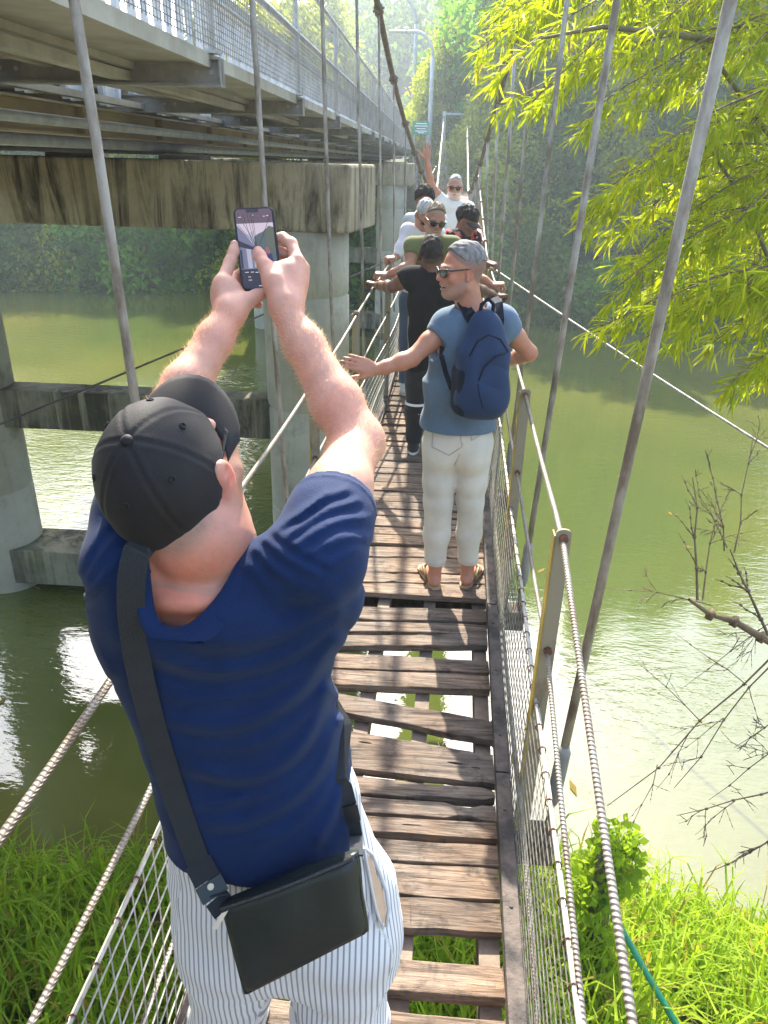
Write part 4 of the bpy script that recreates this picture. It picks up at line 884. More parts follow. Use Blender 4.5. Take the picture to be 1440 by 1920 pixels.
class Head:
    """o: centre between the ears; B: columns right, forward, up; k: size"""
    def __init__(s, o, B, k=1.0): s.o = np.array(o, float); s.B = np.array(B, float); s.k = k
    def w(s, *l): return s.o+s.B @ (np.array(l, float)*s.k)
    def loc(s, V): return ((V-s.o) @ s.B)/s.k
    def build(s, S_, smile=False, ear=1.0):
        k, B = s.k, s.B; W = s.w
        def E(c, r, kk=0.012, op='u', rot=None): S_.ell(W(*c), np.array(r)*k, B if rot is None else B @ rot, kk*k, op)
        E((0, -0.014, 0.036), (0.075, 0.096, 0.086)); E((0, 0.026, -0.030), (0.060, 0.066, 0.082), 0.03)
        E((0, 0.058, -0.093), (0.030, 0.030, 0.024), 0.03)
        for q in (-1, 1):
            S_.cone(W(q*0.054, 0.004, -0.058), W(q*0.022, 0.064, -0.094), 0.020*k, 0.016*k, 0.025*k)
            E((q*0.040, 0.066, -0.022), (0.022, 0.020, 0.020), 0.018)
            E((q*0.031, 0.094, 0.006), (0.019, 0.014, 0.013), 0.012, 's'); E((q*0.031, 0.078, 0.005), (0.013, 0.012, 0.010), 0.003)
            S_.cone(W(q*0.012, 0.086, 0.022), W(q*0.044, 0.076, 0.024), 0.012*k, 0.010*k, 0.012*k)
            a = q*0.35; rot = np.array([[math.cos(a), -math.sin(a), 0], [math.sin(a), math.cos(a), 0], [0, 0, 1]])
            E((q*0.079, -0.006, 0.000), (0.008*ear, 0.019*ear, 0.033*ear), 0.006, 'u', rot); E((q*0.088, 0.000, 0.002), (0.006, 0.010, 0.018), 0.005, 's', rot); E((q*0.078, 0.004, -0.027), (0.007, 0.008, 0.010), 0.006)
        S_.cone(W(0, 0.088, 0.018), W(0, 0.110, -0.022), 0.009*k, 0.013*k, 0.012*k)
        for q in (-1, 1): E((q*0.012, 0.100, -0.027), (0.009, 0.010, 0.008), 0.007)
        E((0, 0.078, -0.052), (0.030, 0.022, 0.020), 0.02)
        if smile:
            E((0, 0.092, -0.060), (0.025, 0.016, 0.0075), 0.006, 's'); E((0, 0.094, -0.049), (0.027, 0.008, 0.0045), 0.006); E((0, 0.090, -0.072), (0.023, 0.009, 0.006), 0.006)
        else:
            E((0, 0.093, -0.052), (0.024, 0.009, 0.005), 0.006); E((0, 0.091, -0.063), (0.021, 0.009, 0.006), 0.006); E((0, 0.104, -0.0575), (0.024, 0.010, 0.0013), 0.003, 's')
        return s
    def hairline(s, y): return np.interp(y, [-0.12, -0.085, -0.05, -0.02, 0.0, 0.02, 0.045, 0.075, 0.1], [-0.055, -0.058, -0.040, -0.010, 0.028, 0.034, 0.052, 0.088, 0.10])
    def hair(s, name, thick, mat_, parent, rag=0.006, front=0.0, seed=0, top=1.0, side=None, cut=0.0, h=0.004, back=0.0):
        """hair that follows the skull above the hairline"""
        D_ = SDF(); k = s.k; o, B = s.o, s.B
        D_.ell(s.w(0, -0.014, 0.036+0.3*thick*top), (np.array([0.075, 0.096, 0.086])+thick*np.array([0.75 if side is None else side, 0.9, top]))*k, B)
        def f_(X, Y, Z, D):
            lx = ((X-o[0])*B[0, 0]+(Y-o[1])*B[1, 0]+(Z-o[2])*B[2, 0])/k; ly = ((X-o[0])*B[0, 1]+(Y-o[1])*B[1, 1]+(Z-o[2])*B[2, 1])/k; lz = ((X-o[0])*B[0, 2]+(Y-o[1])*B[1, 2]+(Z-o[2])*B[2, 2])/k
            rip = rag*(np.sin(lx*95+seed+6*ly*9)*0.5+np.sin(ly*120+lz*70+seed*2)*0.35+np.sin(lx*210-ly*150+lz*90)*0.3)
            return np.maximum(D-rip*k*(lz > 0.0), (s.hairline(ly+front)+cut+back*np.clip(-(ly+0.01)/0.07, 0, 1)-lz+0.35*rip)*0.75*k)
        D_.fn(f_); return sdf_obj(name, D_, h*k, mat_, parent, it=1)
    def glasses(s, parent, tall=0.021, wide=0.028, h=0.0028, wayf=True):
        k, B = s.k, s.B; D_ = SDF(); L_ = SDF()
        for q in (-1, 1):
            a = -q*0.20; rot = np.array([[math.cos(a), -math.sin(a), 0], [math.sin(a), math.cos(a), 0], [0, 0, 1]])
            L_.ell(s.w(q*0.034, 0.103, 0.002), np.array([wide, 0.0055, tall])*k, B @ rot, 0.001)
            D_.cone(s.w(q*0.010, 0.1105, 0.014), s.w(q*0.060, 0.097, 0.018), 0.0040*k, 0.0045*k, 0.003); D_.cone(s.w(q*0.060, 0.097, 0.018), s.w(q*0.074, 0.078, 0.015), 0.0050*k, 0.0042*k, 0.003)
            D_.cone(s.w(q*0.074, 0.078, 0.015), s.w(q*0.0835, -0.004, 0.020), 0.0042*k, 0.0032*k, 0.002); D_.cone(s.w(q*0.060, 0.099, 0.016), s.w(q*0.052, 0.100, -0.012), 0.0030*k, 0.0022*k, 0.002)
            D_.cone(s.w(q*0.052, 0.100, -0.012), s.w(q*0.022, 0.108, -0.016), 0.0022*k, 0.0022*k, 0.002); D_.cone(s.w(q*0.022, 0.108, -0.016), s.w(q*0.008, 0.111, 0.006), 0.0022*k, 0.0030*k, 0.002)
        D_.cone(s.w(-0.011, 0.111, 0.011), s.w(0.011, 0.111, 0.011), 0.0034*k, None, 0.002)
        o = sdf_obj('sunglasses', D_, h*k, FRAME, parent, it=1); sdf_obj('lens', L_, h*k*0.8, GLASS, o, it=1); return o
    def colours(s, skin, beard=None, bamt=0.6, lips=(0.42, 0.17, 0.14), hairc=None, hamt=0.8, brow=(0.10, 0.07, 0.05), red=1.0):
        skin = np.array(skin)
        def f_(V):
            l = s.loc(V); n = len(V); c = np.tile(skin, (n, 1)); x, y, z = l.T; ax = np.abs(x)
            def bl(m, col): 
                m = np.clip(m, 0, 1)[:, None]; return c*(1-m)+np.array(col)*m
            inh = (np.abs(z) < 0.16) & (ax < 0.12) & (np.abs(y) < 0.16)
            flush = np.exp(-((ax-0.035)/0.03)**2-((y-0.085)/0.04)**2-((z+0.02)/0.035)**2)*0.35+np.clip((ax-0.080)/0.006, 0, 1)*0.45*(np.abs(z) < 0.05)
            c = bl(inh*flush*red, skin*np.array([1.05, 0.72, 0.66]))
            if hairc is not None:
                m = np.clip((z-s.hairline(y)+0.004)/0.012, 0, 1)*hamt*inh*(0.75+0.25*np.sin(x*900+y*700)*np.sin(z*800)); c = bl(m, hairc)
            if beard is not None:
                up = np.interp(y, [-0.01, 0.03, 0.07, 0.10], [0.0, -0.030, -0.034, -0.036]); m = np.clip((up-z)/0.010, 0, 1)*np.clip((y+0.004)/0.012, 0, 1)*np.clip((z+0.135)/0.02, 0, 1)
                nose = np.exp(-(ax/0.020)**2-((z+0.025)/0.012)**2); m = m*(1-nose)*bamt*inh*(0.8+0.2*np.sin(x*1100+z*900)*np.sin(y*1000)); c = bl(m, beard)
            m = np.exp(-(ax/0.019)**4-((z+0.059)/0.0095)**4)*(y > 0.07)*inh; c = bl(m*0.85, lips)
            m = np.exp(-((ax-0.030)/0.017)**4-((z-0.028-0.1*(0.03-ax))/0.0055)**2)*(y > 0.06)*inh; c = bl(m*0.8, brow)
            return c
        return f_
def hand(S_, wrist, d, nrm, side, mode='relax', k=1.0, thumb=None, kk=0.004):
    """wrist to knuckles along d, back of the hand towards nrm; side +1 puts the index finger on d x nrm"""
    d = unit(d); nrm = unit(np.array(nrm)-d*(np.array(nrm) @ d)); ac = np.cross(d, nrm)*side; w_ = np.array(wrist, float)
    curl = {'relax': (0.25, 0.3, 0.2), 'open': (0.03, 0.05, 0.05), 'grip': (1.15, 1.25, 0.75), 'flat': (0.12, 0.14, 0.10)}[mode]; spread = {'open': 0.26, 'flat': 0.05}.get(mode, 0.05)
    S_.ell(w_+d*0.052*k-nrm*0.002, np.array([0.040, 0.052, 0.0145])*k, np.stack([ac, d, nrm], 1), 0.02)
    for i, (off, L, r) in enumerate(((0.029, 0.074, 0.0092), (0.0095, 0.083, 0.0094), (-0.0105, 0.077, 0.0090), (-0.029, 0.061, 0.0080))):
        m_ = w_+(d*(0.093-0.004*abs(i-1))+ac*off)*k; a = (0.5-i/3)*2*spread*0.5; dd = unit(d*math.cos(a)+ac*math.sin(a)); p_ = m_; ang = 0.0
        S_.cone(w_+(d*0.03+ac*off*0.6)*k, m_, 0.012*k, r*1.08*k, 0.012)
        for seg, c in zip((0.45, 0.30, 0.25), curl):
            ang += c*(1+0.06*i); v = dd*math.cos(ang)-nrm*math.sin(ang); q = p_+v*L*seg*k; S_.cone(p_, q, r*k, r*0.92*k, kk); p_ = q; r *= 0.92
    t0 = w_+(d*0.022+ac*0.026-nrm*0.004)*k; ta = {'open': 0.85, 'flat': 0.55, 'relax': 0.6, 'grip': 0.35}[mode]; td = unit(d*math.cos(ta)+ac*math.sin(ta)-nrm*(0.25 if mode != 'grip' else 0.9))
    t1 = t0+td*0.042*k; t2 = t1+unit(td+d*0.35-nrm*(0.6 if mode == 'grip' else 0.1))*0.032*k; t3 = t2+unit(td+d*0.7-nrm*(1.0 if mode == 'grip' else 0.1))*0.026*k
    S_.chain([t0, t1, t2, t3], [0.0155*k, 0.0115*k, 0.0105*k, 0.0085*k], 0.010); return S_
def arm(S_, sh, el, wr, k=1.0, up=0.046, mid=0.040, fore=0.040, wrr=0.026, kk=0.02):
    sh, el, wr = map(np.array, (sh, el, wr)); S_.chain([sh, sh+(el-sh)*0.5, el], [up*1.08*k, up*k, mid*k], kk)
    S_.chain([el, el+(wr-el)*0.28, el+(wr-el)*0.75, wr], [mid*k, fore*1.06*k, fore*0.80*k, wrr*k], kk)
def flat_wrist(S_, a, b_, nrm, r): S_.ell(b_, (r, r*1.2, r*0.75), basis(b_-a, nrm), 0.015)
def torso(S_, N, Pv, SL, SR, g=0.0, wd=1.0, kk=0.05, belly=1.0, fwd=None):
    """N neck base, Pv pelvis, SL/SR shoulder joints, g thickness added"""
    N, Pv, SL, SR = (np.array(q, float) for q in (N, Pv, SL, SR)); z = unit(N-Pv); x = unit((SR-SL)-z*((SR-SL) @ z)); y = np.cross(z, x); B = np.stack([x, y, z], 1); H = np.linalg.norm(N-Pv); q = H/0.52
    S_.ell(Pv+z*H*0.70+y*0.0, np.array([0.160*wd+g, 0.108*wd+g, 0.150*q+g]), B, kk); S_.ell(Pv+z*H*0.38, np.array([0.148*wd*belly+g, 0.108*wd*belly+g, 0.17*q+g]), B, kk)
    S_.ell(Pv+z*H*0.04, np.array([0.160*wd+g, 0.112*wd+g, 0.13*q+g]), B, kk); S_.cone(SL, SR, 0.060+g, None, kk); c = N-z*0.02
    S_.cone(c, SL, 0.058+g, 0.055+g, kk); S_.cone(c, SR, 0.058+g, 0.055+g, kk); return B
def cut_above(nrm, pt, soft=1.0):
    nrm = unit(nrm); pt = np.array(pt, float); return lambda X, Y, Z, D: np.maximum(D, ((X-pt[0])*nrm[0]+(Y-pt[1])*nrm[1]+(Z-pt[2])*nrm[2])*soft)
def wrinkle(amp, fr=28.0, seed=0.0, axis=(0, 0, 1)):
    a = unit(axis)
    def f_(X, Y, Z, D):
        q = X*a[0]+Y*a[1]+Z*a[2]; n1 = np.sin(q*fr+2.2*np.sin(X*9+seed)+2.0*np.sin(Y*11-seed*2)+seed)*np.sin(X*7+Z*5+seed*1.7); n2 = np.sin(q*fr*0.45+3*np.sin(Z*6+X*8+seed*3)+Y*9)
        return D-amp*(0.6*n1+0.5*n2)
    return f_
SHOE_SOLE = nmat('white_rubber_sole', (0.62, 0.61, 0.58), (0.5, 0.49, 0.46), 20, 0.6, 0.1)
def shoe(name, ankle, d, mat_, parent, zf, k=1.0):
    d = unit((d[0], d[1], 0)); a = np.array([ankle[0], ankle[1], zf]); B = basis(d); D_ = SDF()
    D_.ell(a+d*0.055+np.array([0, 0, 0.035]), (0.045*k, 0.135*k, 0.042), B, 0.02); D_.ell(a-d*0.005+np.array([0, 0, 0.06]), (0.042, 0.055, 0.058), B, 0.03); D_.ell(a+d*0.14+np.array([0, 0, 0.03]), (0.046*k, 0.055, 0.034), B, 0.02)
    D_.fn(cut_above((0, 0, -1), (0, 0, zf+0.020))); o = sdf_obj(name, D_, 0.006, mat_, parent)
    D_ = SDF(); D_.ell(a+d*0.055+np.array([0, 0, 0.012]), (0.050*k, 0.142*k, 0.03), B, 0.02); D_.ell(a+d*0.14+np.array([0, 0, 0.012]), (0.050*k, 0.06, 0.03), B, 0.02)
    D_.fn(cut_above((0, 0, -1), (0, 0, zf+0.002))); D_.fn(cut_above((0, 0, 1), (0, 0, zf+0.024))); sdf_obj('sole', D_, 0.005, SHOE_SOLE, o); return o
def cap_on(hd, parent, mat_, size=1.0, brim_len=0.072, h=0.004, seams=0.0, name='cap', dent=0.0, wid=1.0):
    """baseball cap: panelled crown and curved peak; hd gives the head frame"""
    k, B, o = hd.k*size, hd.B, hd.o; W = lambda *l: o+B @ (np.array(l, float)*k)
    D_ = SDF(); D_.ell(W(0, -0.010, 0.026), np.array([0.089, 0.109, 0.112])*k, B)
    def f_(X, Y, Z, D):
        lx, ly, lz = ((X-o[0])*B[0, i]+(Y-o[1])*B[1, i]+(Z-o[2])*B[2, i] for i in range(3)); lx, ly, lz = lx/k, (ly+0.010*k)/k, lz/k
        if seams:
            a = np.arctan2(lx, ly+1e-9)*3/math.pi; sd_ = np.abs(a+0.5-np.round(a+0.5))*np.sqrt(lx**2+ly**2)*math.pi/3; up = np.clip((lz-0.02)/0.03, 0, 1)
            D = D+seams*np.exp(-(sd_/0.0030)**2)*up-seams*0.7*np.exp(-((sd_-0.0065)/0.004)**2)*up
        if dent: D = D+dent*(np.sin(lx*38+ly*23+1.0)*np.sin(lz*44+lx*19)+0.6*np.sin(lx*70-lz*51+2)*np.sin(ly*63+lz*20))*np.clip((0.12-lz)/0.05, 0.25, 1)
        rim = np.interp(np.asarray(ly, float), [-0.11, -0.05, 0.0, 0.05, 0.11], [-0.018, 0.0, 0.022, 0.028, 0.028]); return np.maximum(D, (rim-lz)*k)
    D_.fn(f_); c = sdf_obj(name, D_, h*k, mat_, parent, it=2)
    vs = []; nu, nv = 17, 8
    for j in range(nv):
        for i in range(nu):
            a = math.radians(-72+144*i/(nu-1)); s_ = j/(nv-1); ext = brim_len*(math.cos(a*0.95)**0.55)*s_
            x = math.sin(a)*(0.088+ext*0.22); y = -0.010+math.cos(a)*0.106+ext; z = 0.024-0.020*(x/0.088)**2-0.16*ext*s_; vs.append((x, y, z))
    nb = len(vs); top = [W(*q) for q in vs]; bot = [W(q[0], q[1], q[2]-0.0035) for q in vs]; fs = []
    for j in range(nv-1):
        for i in range(nu-1): a = j*nu+i; fs += [(a, a+1, a+nu+1, a+nu), (nb+a, nb+a+nu, nb+a+nu+1, nb+a+1)]
    ring = [i for i in range(nu)]+[j*nu+nu-1 for j in range(1, nv)]+[(nv-1)*nu+i for i in range(nu-2, -1, -1)]+[j*nu for j in range(nv-2, 0, -1)]
    for a, b_ in zip(ring, ring[1:]+ring[:1]): fs.append((a, nb+a, nb+b_, b_))
    b = MB(); b.add(top+bot, fs); b.build('peak', mat_, c, smooth=True)
    b = SDF(); b.ell(W(0, -0.010, 0.138), (0.0085*k, 0.0085*k, 0.006*k), B); sdf_obj('button', b, 0.0015, mat_, c)
    if seams:
        for a in range(6):
            an = math.radians(30+60*a+30); 
            q = np.array([math.sin(an)*0.064, -0.010+math.cos(an)*0.078, 0.026+0.112*math.sqrt(max(0, 1-(0.064/0.089)**2*math.sin(an)**2-(0.078/0.109)**2*math.cos(an)**2))]); nn = unit(np.array([q[0]/0.089**2, (q[1]+0.01)/0.109**2, (q[2]-0.026)/0.112**2])); u_ = unit(np.cross(nn, (0, 0, 1.0))); v_ = np.cross(nn, u_); q = q+nn*0.0012
            mb = MB(); mb.tube([W(*(q+0.0042*(u_*math.cos(t)+v_*math.sin(t)))) for t in np.linspace(0, 2*math.pi, 14, endpoint=False)], 0.0012*k, 6, closed=True); mb.build('eyelet', mat_, c, smooth=True)
    return c
# ------------------------------------------------------------------ the man in front taking the photograph
FM = thing('person', 'man in navy tee, black cap and striped trousers, both arms raised to photograph the others', 'person', (-0.24, 1.0, -2.1))
fskin = np.array([0.60, 0.315, 0.225])
shR, shL = P(600, 1030, 1.07), P(236, 1040, 1.075); elR, elL = P(668, 822, 1.275), P(318, 778, 1.215); wrR, wrL = P(537, 588, 1.30), P(429, 592, 1.29)
def camv(x, y, z): return x*_R+y*_U+z*_f
hc = P(327, 893, 1.080); FH = Head(hc, basis(camv(0.16, 0.90, 0.40), camv(-0.16, 0.36, -0.92)), 0.98)
CH = Head(P(324, 892, 1.078), basis(camv(0.09, 0.936, 0.345), camv(-0.16, 0.352, -0.92)), 0.98)
nk = P(354, 1048, 1.062)+np.array([0, 0.015, 0])
b = SDF(); FH.build(b, ear=1.1)
_ec = P(421, 893, 1.046); b.ell(_ec, (0.009, 0.020, 0.034), FH.B, 0.006); b.ell(_ec+FH.B @ np.array([0.008, 0.002, 0.0]), (0.006, 0.011, 0.019), FH.B, 0.005, 's'); b.cone(FH.w(0.060, 0.0, -0.01), _ec, 0.03, 0.008, 0.01); b.chain([P(424, 836, 1.110), P(429, 885, 1.100), P(420, 934, 1.086)], [0.017, 0.019, 0.017], 0.012)
b.cone(FH.w(0, -0.022, -0.03), nk+np.array([0.0, 0.02, 0.02]), 0.060, 0.072, 0.03); b.ell(nk+np.array([0, 0.022, -0.055]), (0.092, 0.078, 0.034), None, 0.02); b.cone(FH.w(0.03, 0.0, -0.06), nk+np.array([0.03, 0.035, 0.0]), 0.045, 0.055, 0.03)
b.cone(nk+np.array([0, 0.03, -0.075]), shR+np.array([-0.03, 0.01, -0.04]), 0.046, 0.042, 0.02); b.cone(nk+np.array([0, 0.03, -0.08]), shL+np.array([0.03, 0.01, -0.04]), 0.046, 0.042, 0.02)
rowsT = []
for py, l, r, yc, ry in ((1112, 205, 636, .975, .084), (1150, 198, 630, .99, .108), (1200, 208, 622, 1.0, .118), (1250, 226, 620, 1.0, .122), (1300, 250, 622, 1.0, .122), (1400, 287, 640, 1.0, .120), (1500, 312, 674, 1.0, .132), (1570, 326, 684, 1.0, .146), (1640, 334, 692, 1.0, .156)):
    A, B_ = atY(l, py, yc), atY(r, py, yc); rowsT.append(((A[2]+B_[2])/2, (A[0]+B_[0])/2, yc, (B_[0]-A[0])/2, ry))
rowsP = []
for py, l, r, yc, ry in ((1440, 350, 655, 1.0, .100), (1490, 338, 674, 1.0, .108), (1580, 321, 706, 1.0, .120), (1640, 322, 742, 1.005, .140), (1700, 331, 746, 1.008, .142), (1730, 337, 742, 1.01, .134), (1765, 346, 734, 1.01, .118)):
    A, B_ = atY(l, py, yc), atY(r, py, yc); rowsP.append(((A[2]+B_[2])/2, (A[0]+B_[0])/2, yc, (B_[0]-A[0])/2, ry))
inner = [(z, x, y, rx-0.022, min(ry-0.026, 0.092)) for z, x, y, rx, ry in rowsT[:-2]]+[(z, x, y, rx-0.04, ry-0.04) for z, x, y, rx, ry in rowsP[3:]]
b.stack(inner, 0.05)
hipL, hipR = np.array([rowsP[-1][1]-0.105, 1.02, rowsP[-1][0]]), np.array([rowsP[-1][1]+0.105, 1.02, rowsP[-1][0]])
ankL, ankR = np.array([-0.40, 1.10, -2.03]), np.array([-0.07, 1.10, -2.03])
for hp, an in ((hipL, ankL), (hipR, ankR)): b.chain([hp, hp+(an-hp)*0.45, an], [0.07, 0.055, 0.04], 0.03)
arm(b, shR, elR, wrR, 1.0, 0.049, 0.041, 0.0405, 0.0255); arm(b, shL, elL, wrL, 1.0, 0.047, 0.038, 0.0355, 0.0250)
b.ell(elR+np.array([0.012, -0.006, -0.01]), (0.03, 0.03, 0.03), None, 0.03)
def px_chain(pts, rs, k=0.005): b.chain([P(*q) for q in pts], rs, k)
# right hand
_d = unit(P(567, 504, 1.345)-wrR); _n = np.array([0.85, -0.5, 0.12]); _n = unit(_n-_d*(_n @ _d)); b.ell(P(544, 537, 1.325), (0.034, 0.050, 0.017), np.stack([np.cross(_d, _n), _d, _n], 1), 0.02)
for q, r in (((557, 489, 1.327), .0125), ((567, 504, 1.345), .0125), ((565, 525, 1.358), .012), ((556, 545, 1.36), .011)): b.cone(wrR+(P(*q)-wrR)*0.15, P(*q), 0.019, r, 0.016)
px_chain([(557, 489, 1.327), (546, 457, 1.343), (530, 446, 1.355), (508, 449, 1.357)], [.0115, .0108, .0098, .0085])
px_chain([(567, 504, 1.345), (549, 479, 1.367), (526, 474, 1.364), (504, 477, 1.358)], [.0115, .0106, .0098, .0085])
px_chain([(565, 525, 1.358), (549, 505, 1.380), (525, 503, 1.368), (503, 507, 1.360)], [.0112, .0104, .0095, .0083])
px_chain([(556, 545, 1.36), (543, 530, 1.378), (524, 529, 1.370), (508, 531, 1.362)], [.0100, .0092, .0084, .0074])
px_chain([(528, 566, 1.298), (511, 528, 1.300)], [.0215, .0165], .02); px_chain([(511, 528, 1.300), (495, 497, 1.309)], [.0160, .0122], .012); px_chain([(495, 497, 1.309), (487, 480, 1.316), (484, 471, 1.319)], [.0118, .0110, .0088], .006)
b.ell(P(530, 520, 1.322), (0.020, 0.014, 0.026), None, 0.02)
# left hand
for q, r in (((417, 529, 1.312), .0125), ((425, 541, 1.334), .0122), ((433, 553, 1.348), .0115), ((441, 566, 1.352), .0105)): b.cone(wrL+(P(*q)-wrL)*0.15, P(*q), 0.019, r, 0.016)
b.ell(P(428, 560, 1.318), (0.030, 0.020, 0.036), None, 0.02)
px_chain([(417, 529, 1.312), (431, 493, 1.330), (438, 473, 1.336), (440, 459, 1.339)], [.0122, .0110, .0098, .0082])
px_chain([(425, 541, 1.334), (441, 521, 1.364), (457, 510, 1.366), (474, 505, 1.360)], [.0115, .0105, .0096, .0085])
px_chain([(433, 553, 1.348), (450, 536, 1.374), (466, 527, 1.370), (484, 524, 1.361)], [.0110, .0102, .0094, .0083])
px_chain([(441, 566, 1.352), (457, 562, 1.374), (470, 566, 1.370), (485, 571, 1.360)], [.0100, .0092, .0086, .0076])
px_chain([(437, 583, 1.292), (462, 565, 1.300)], [.0190, .0140], .018); px_chain([(462, 565, 1.300), (481, 555, 1.312), (496, 549, 1.318)], [.0128, .0115, .0092], .006)
FH.hairline = lambda y: np.interp(y, [-0.12, -0.085, -0.05, -0.02, 0.0, 0.02, 0.045, 0.075, 0.1], [-0.098, -0.095, -0.080, -0.040, 0.020, 0.034, 0.052, 0.088, 0.10])
hcol = FH.colours(fskin, beard=(0.42, 0.23, 0.13), bamt=0.85, hairc=(0.40, 0.29, 0.22), hamt=0.72, brow=(0.3, 0.2, 0.12))
def fcol(V):
    c = hcol(V)
    l = FH.loc(V); m = np.clip((l[:, 2]+0.105)/0.02, 0, 1)*np.clip((-0.055-l[:, 2]+0.03)/0.02, 0, 1)*np.clip((-0.01-l[:, 1])/0.03, 0, 1)*(np.abs(l[:, 0]) < 0.1)*(l[:, 1] > -0.16)
    c = c*(1-0.42*m[:, None])+np.array([0.44, 0.33, 0.25])*0.42*m[:, None]
    nd = np.exp(-(np.linalg.norm((V-nk-np.array([0, -0.04, -0.01]))*np.array([1, 1, 1.2]), axis=1)/0.10)**2)[:, None]; c = c*(1-nd*np.array([-0.02, 0.38, 0.44])); er = np.exp(-(np.linalg.norm(V-_ec, axis=1)/0.032)**2)[:, None]; c = c*(1-er*np.array([-0.05, 0.32, 0.30])); bd = np.clip(1.4-np.array([np.linalg.norm(V-q, axis=1) for q in (P(438, 838, 1.105), P(443, 865, 1.1), P(445, 885, 1.095), P(441, 910, 1.088), P(432, 938, 1.080))]).min(0)/0.024, 0, 1)[:, None]*0.85*(1-np.clip(er*1.6, 0, 1)); c = c*(1-bd)+np.array([0.30, 0.17, 0.10])*bd    # reddened neck
    lc = CH.loc(V); hb = np.clip((lc[:, 2]-0.006-0.15*np.clip(lc[:, 0]-0.05, 0, 1))/0.014, 0, 1)*(lc[:, 2] < 0.12)*np.clip((-0.02-lc[:, 1])/0.02, 0, 1)*(np.abs(lc[:, 0]) < 0.1)*(lc[:, 1] > -0.17)*(1-np.clip(er[:, 0]*2.2, 0, 1))*(0.80+0.2*np.sin(lc[:, 0]*1500)*np.sin(lc[:, 2]*1100)); c = c*(1-0.85*hb[:, None])+np.array([0.22, 0.155, 0.115])*0.85*hb[:, None]
    fo = np.array([np.exp(-(np.linalg.norm(V-q, axis=1)/0.09)**2) for q in (wrR+(elR-wrR)*0.0, wrL, elR)]).max(0)[:, None]; return c*(1-fo*np.array([0, 0.06, 0.06]))
alo = np.minimum.reduce([wrR, wrL, elR, elL, P(440, 455, 1.30)])-0.09; ahi = np.maximum.reduce([wrR, wrL, elR, elL, P(545, 440, 1.40)])+0.09
lo, hi = b.bounds()
FBS = b
fbody = sdf_obj('body', b, 0.007, SKIN, FM, boxes=[((lo[0], lo[1], lo[2]), (hi[0], hi[1], -0.64), 0.009), ((-0.62, 0.70, -0.66), (0.12, 1.22, -0.545), 0.0055), ((-0.60, 0.75, -0.555), (-0.16, 1.125, -0.20), 0.0034), ((alo[0], 1.118, -0.56), (ahi[0], ahi[1], ahi[2]), 0.0027), ((-0.165, 0.80, -0.56), (0.06, 1.122, -0.25), 0.004)], colf=fcol)
# shirt
def segdist(U, V, pl):
    d = None
    for (x0, y0), (x1, y1) in zip(pl[:-1], pl[1:]):
        bx, by = x1-x0, y1-y0; t = np.clip(((U-x0)*bx+(V-y0)*by)/(bx*bx+by*by), 0, 1); q = np.sqrt((U-x0-t*bx)**2+(V-y0-t*by)**2); d = q if d is None else np.minimum(d, q)
    return d
FOLDS = [([(630, 1130), (520, 1195), (400, 1210), (300, 1165)], .0036, 18), ([(636, 1157), (531, 1240), (380, 1268), (277, 1230)], .0050, 15), ([(634, 1185), (560, 1265), (440, 1312), (340, 1308)], .0034, 11), ([(627, 1205), (549, 1315), (426, 1370), (303, 1352)], .0056, 15), ([(628, 1250), (575, 1345), (480, 1402), (370, 1400)], .0034, 11),
         ([(619, 1297), (566, 1411), (470, 1466), (350, 1442)], .0064, 14), ([(632, 1310), (590, 1425), (515, 1488), (430, 1500)], .0036, 10), ([(636, 1350), (601, 1455), (496, 1534), (373, 1548)], .0062, 15), ([(648, 1370), (622, 1470), (560, 1545), (490, 1580)], .0040, 11), ([(656, 1400), (640, 1500), (600, 1570)], .0045, 12),
         ([(640, 1200), (636, 1300), (652, 1400), (668, 1500)], .0045, 11), ([(340, 1500), (400, 1512), (450, 1500)], .0040, 14), ([(420, 1150), (432, 1220), (425, 1300)], .0020, 26), ([(290, 1290), (330, 1312)], .003, 14),
         ([(480, 1030), (505, 1065), (545, 1092)], .0055, 9), ([(497, 1012), (540, 1052), (590, 1075)], .0055, 9), ([(515, 995), (560, 1030), (610, 1055)], .005, 10), ([(465, 1062), (500, 1100), (520, 1140)], .004, 11),
         ([(528, 985), (590, 940), (650, 918)], .0045, 8), ([(545, 1000), (610, 955), (668, 940)], .0050, 8), ([(560, 1018), (625, 975), (682, 972)], .0050, 9), ([(590, 1035), (645, 1005), (688, 1010)], .0045, 9), ([(625, 1060), (668, 1030)], .004, 10), ([(560, 970), (610, 925)], .004, 7),
         ([(148, 1075), (185, 1000), (225, 962)], .005, 9), ([(160, 1090), (205, 1022), (255, 985)], .0055, 9), ([(178, 1100), (225, 1045), (268, 1012)], .0055, 9), ([(195, 1075), (240, 1045), (272, 1035)], .005, 9), ([(150, 1120), (200, 1085), (235, 1075)], .004, 10), ([(205, 1095), (218, 1140), (225, 1200)], .0035, 12), ([(150, 1140), (172, 1200), (205, 1260)], .0035, 12)]
s_ = SDF(); s_.stack(rowsT, 0.04, p=2.6)
s_.cone(nk+np.array([0.045, 0.02, -0.068]), shR+np.array([0.0, 0, -0.012]), 0.052, 0.064, 0.05); s_.cone(nk+np.array([-0.04, 0.02, -0.085]), shL+np.array([0.01, 0.0, -0.018]), 0.044, 0.058, 0.04); s_.ell(nk+np.array([0, 0.015, -0.092]), (0.125, 0.092, 0.062), None, 0.05)
s_.cone(shR+np.array([0.0, 0.03, -0.10]), np.array([rowsT[2][1]+0.10, 0.99, rowsT[2][0]]), 0.056, 0.064, 0.05); s_.cone(shL+np.array([0.0, 0.03, -0.10]), np.array([rowsT[2][1]-0.10, 0.99, rowsT[2][0]]), 0.064, 0.066, 0.05)
hemR, hemL = shR+(elR-shR)*0.38, shL+(elL-shL)*0.55
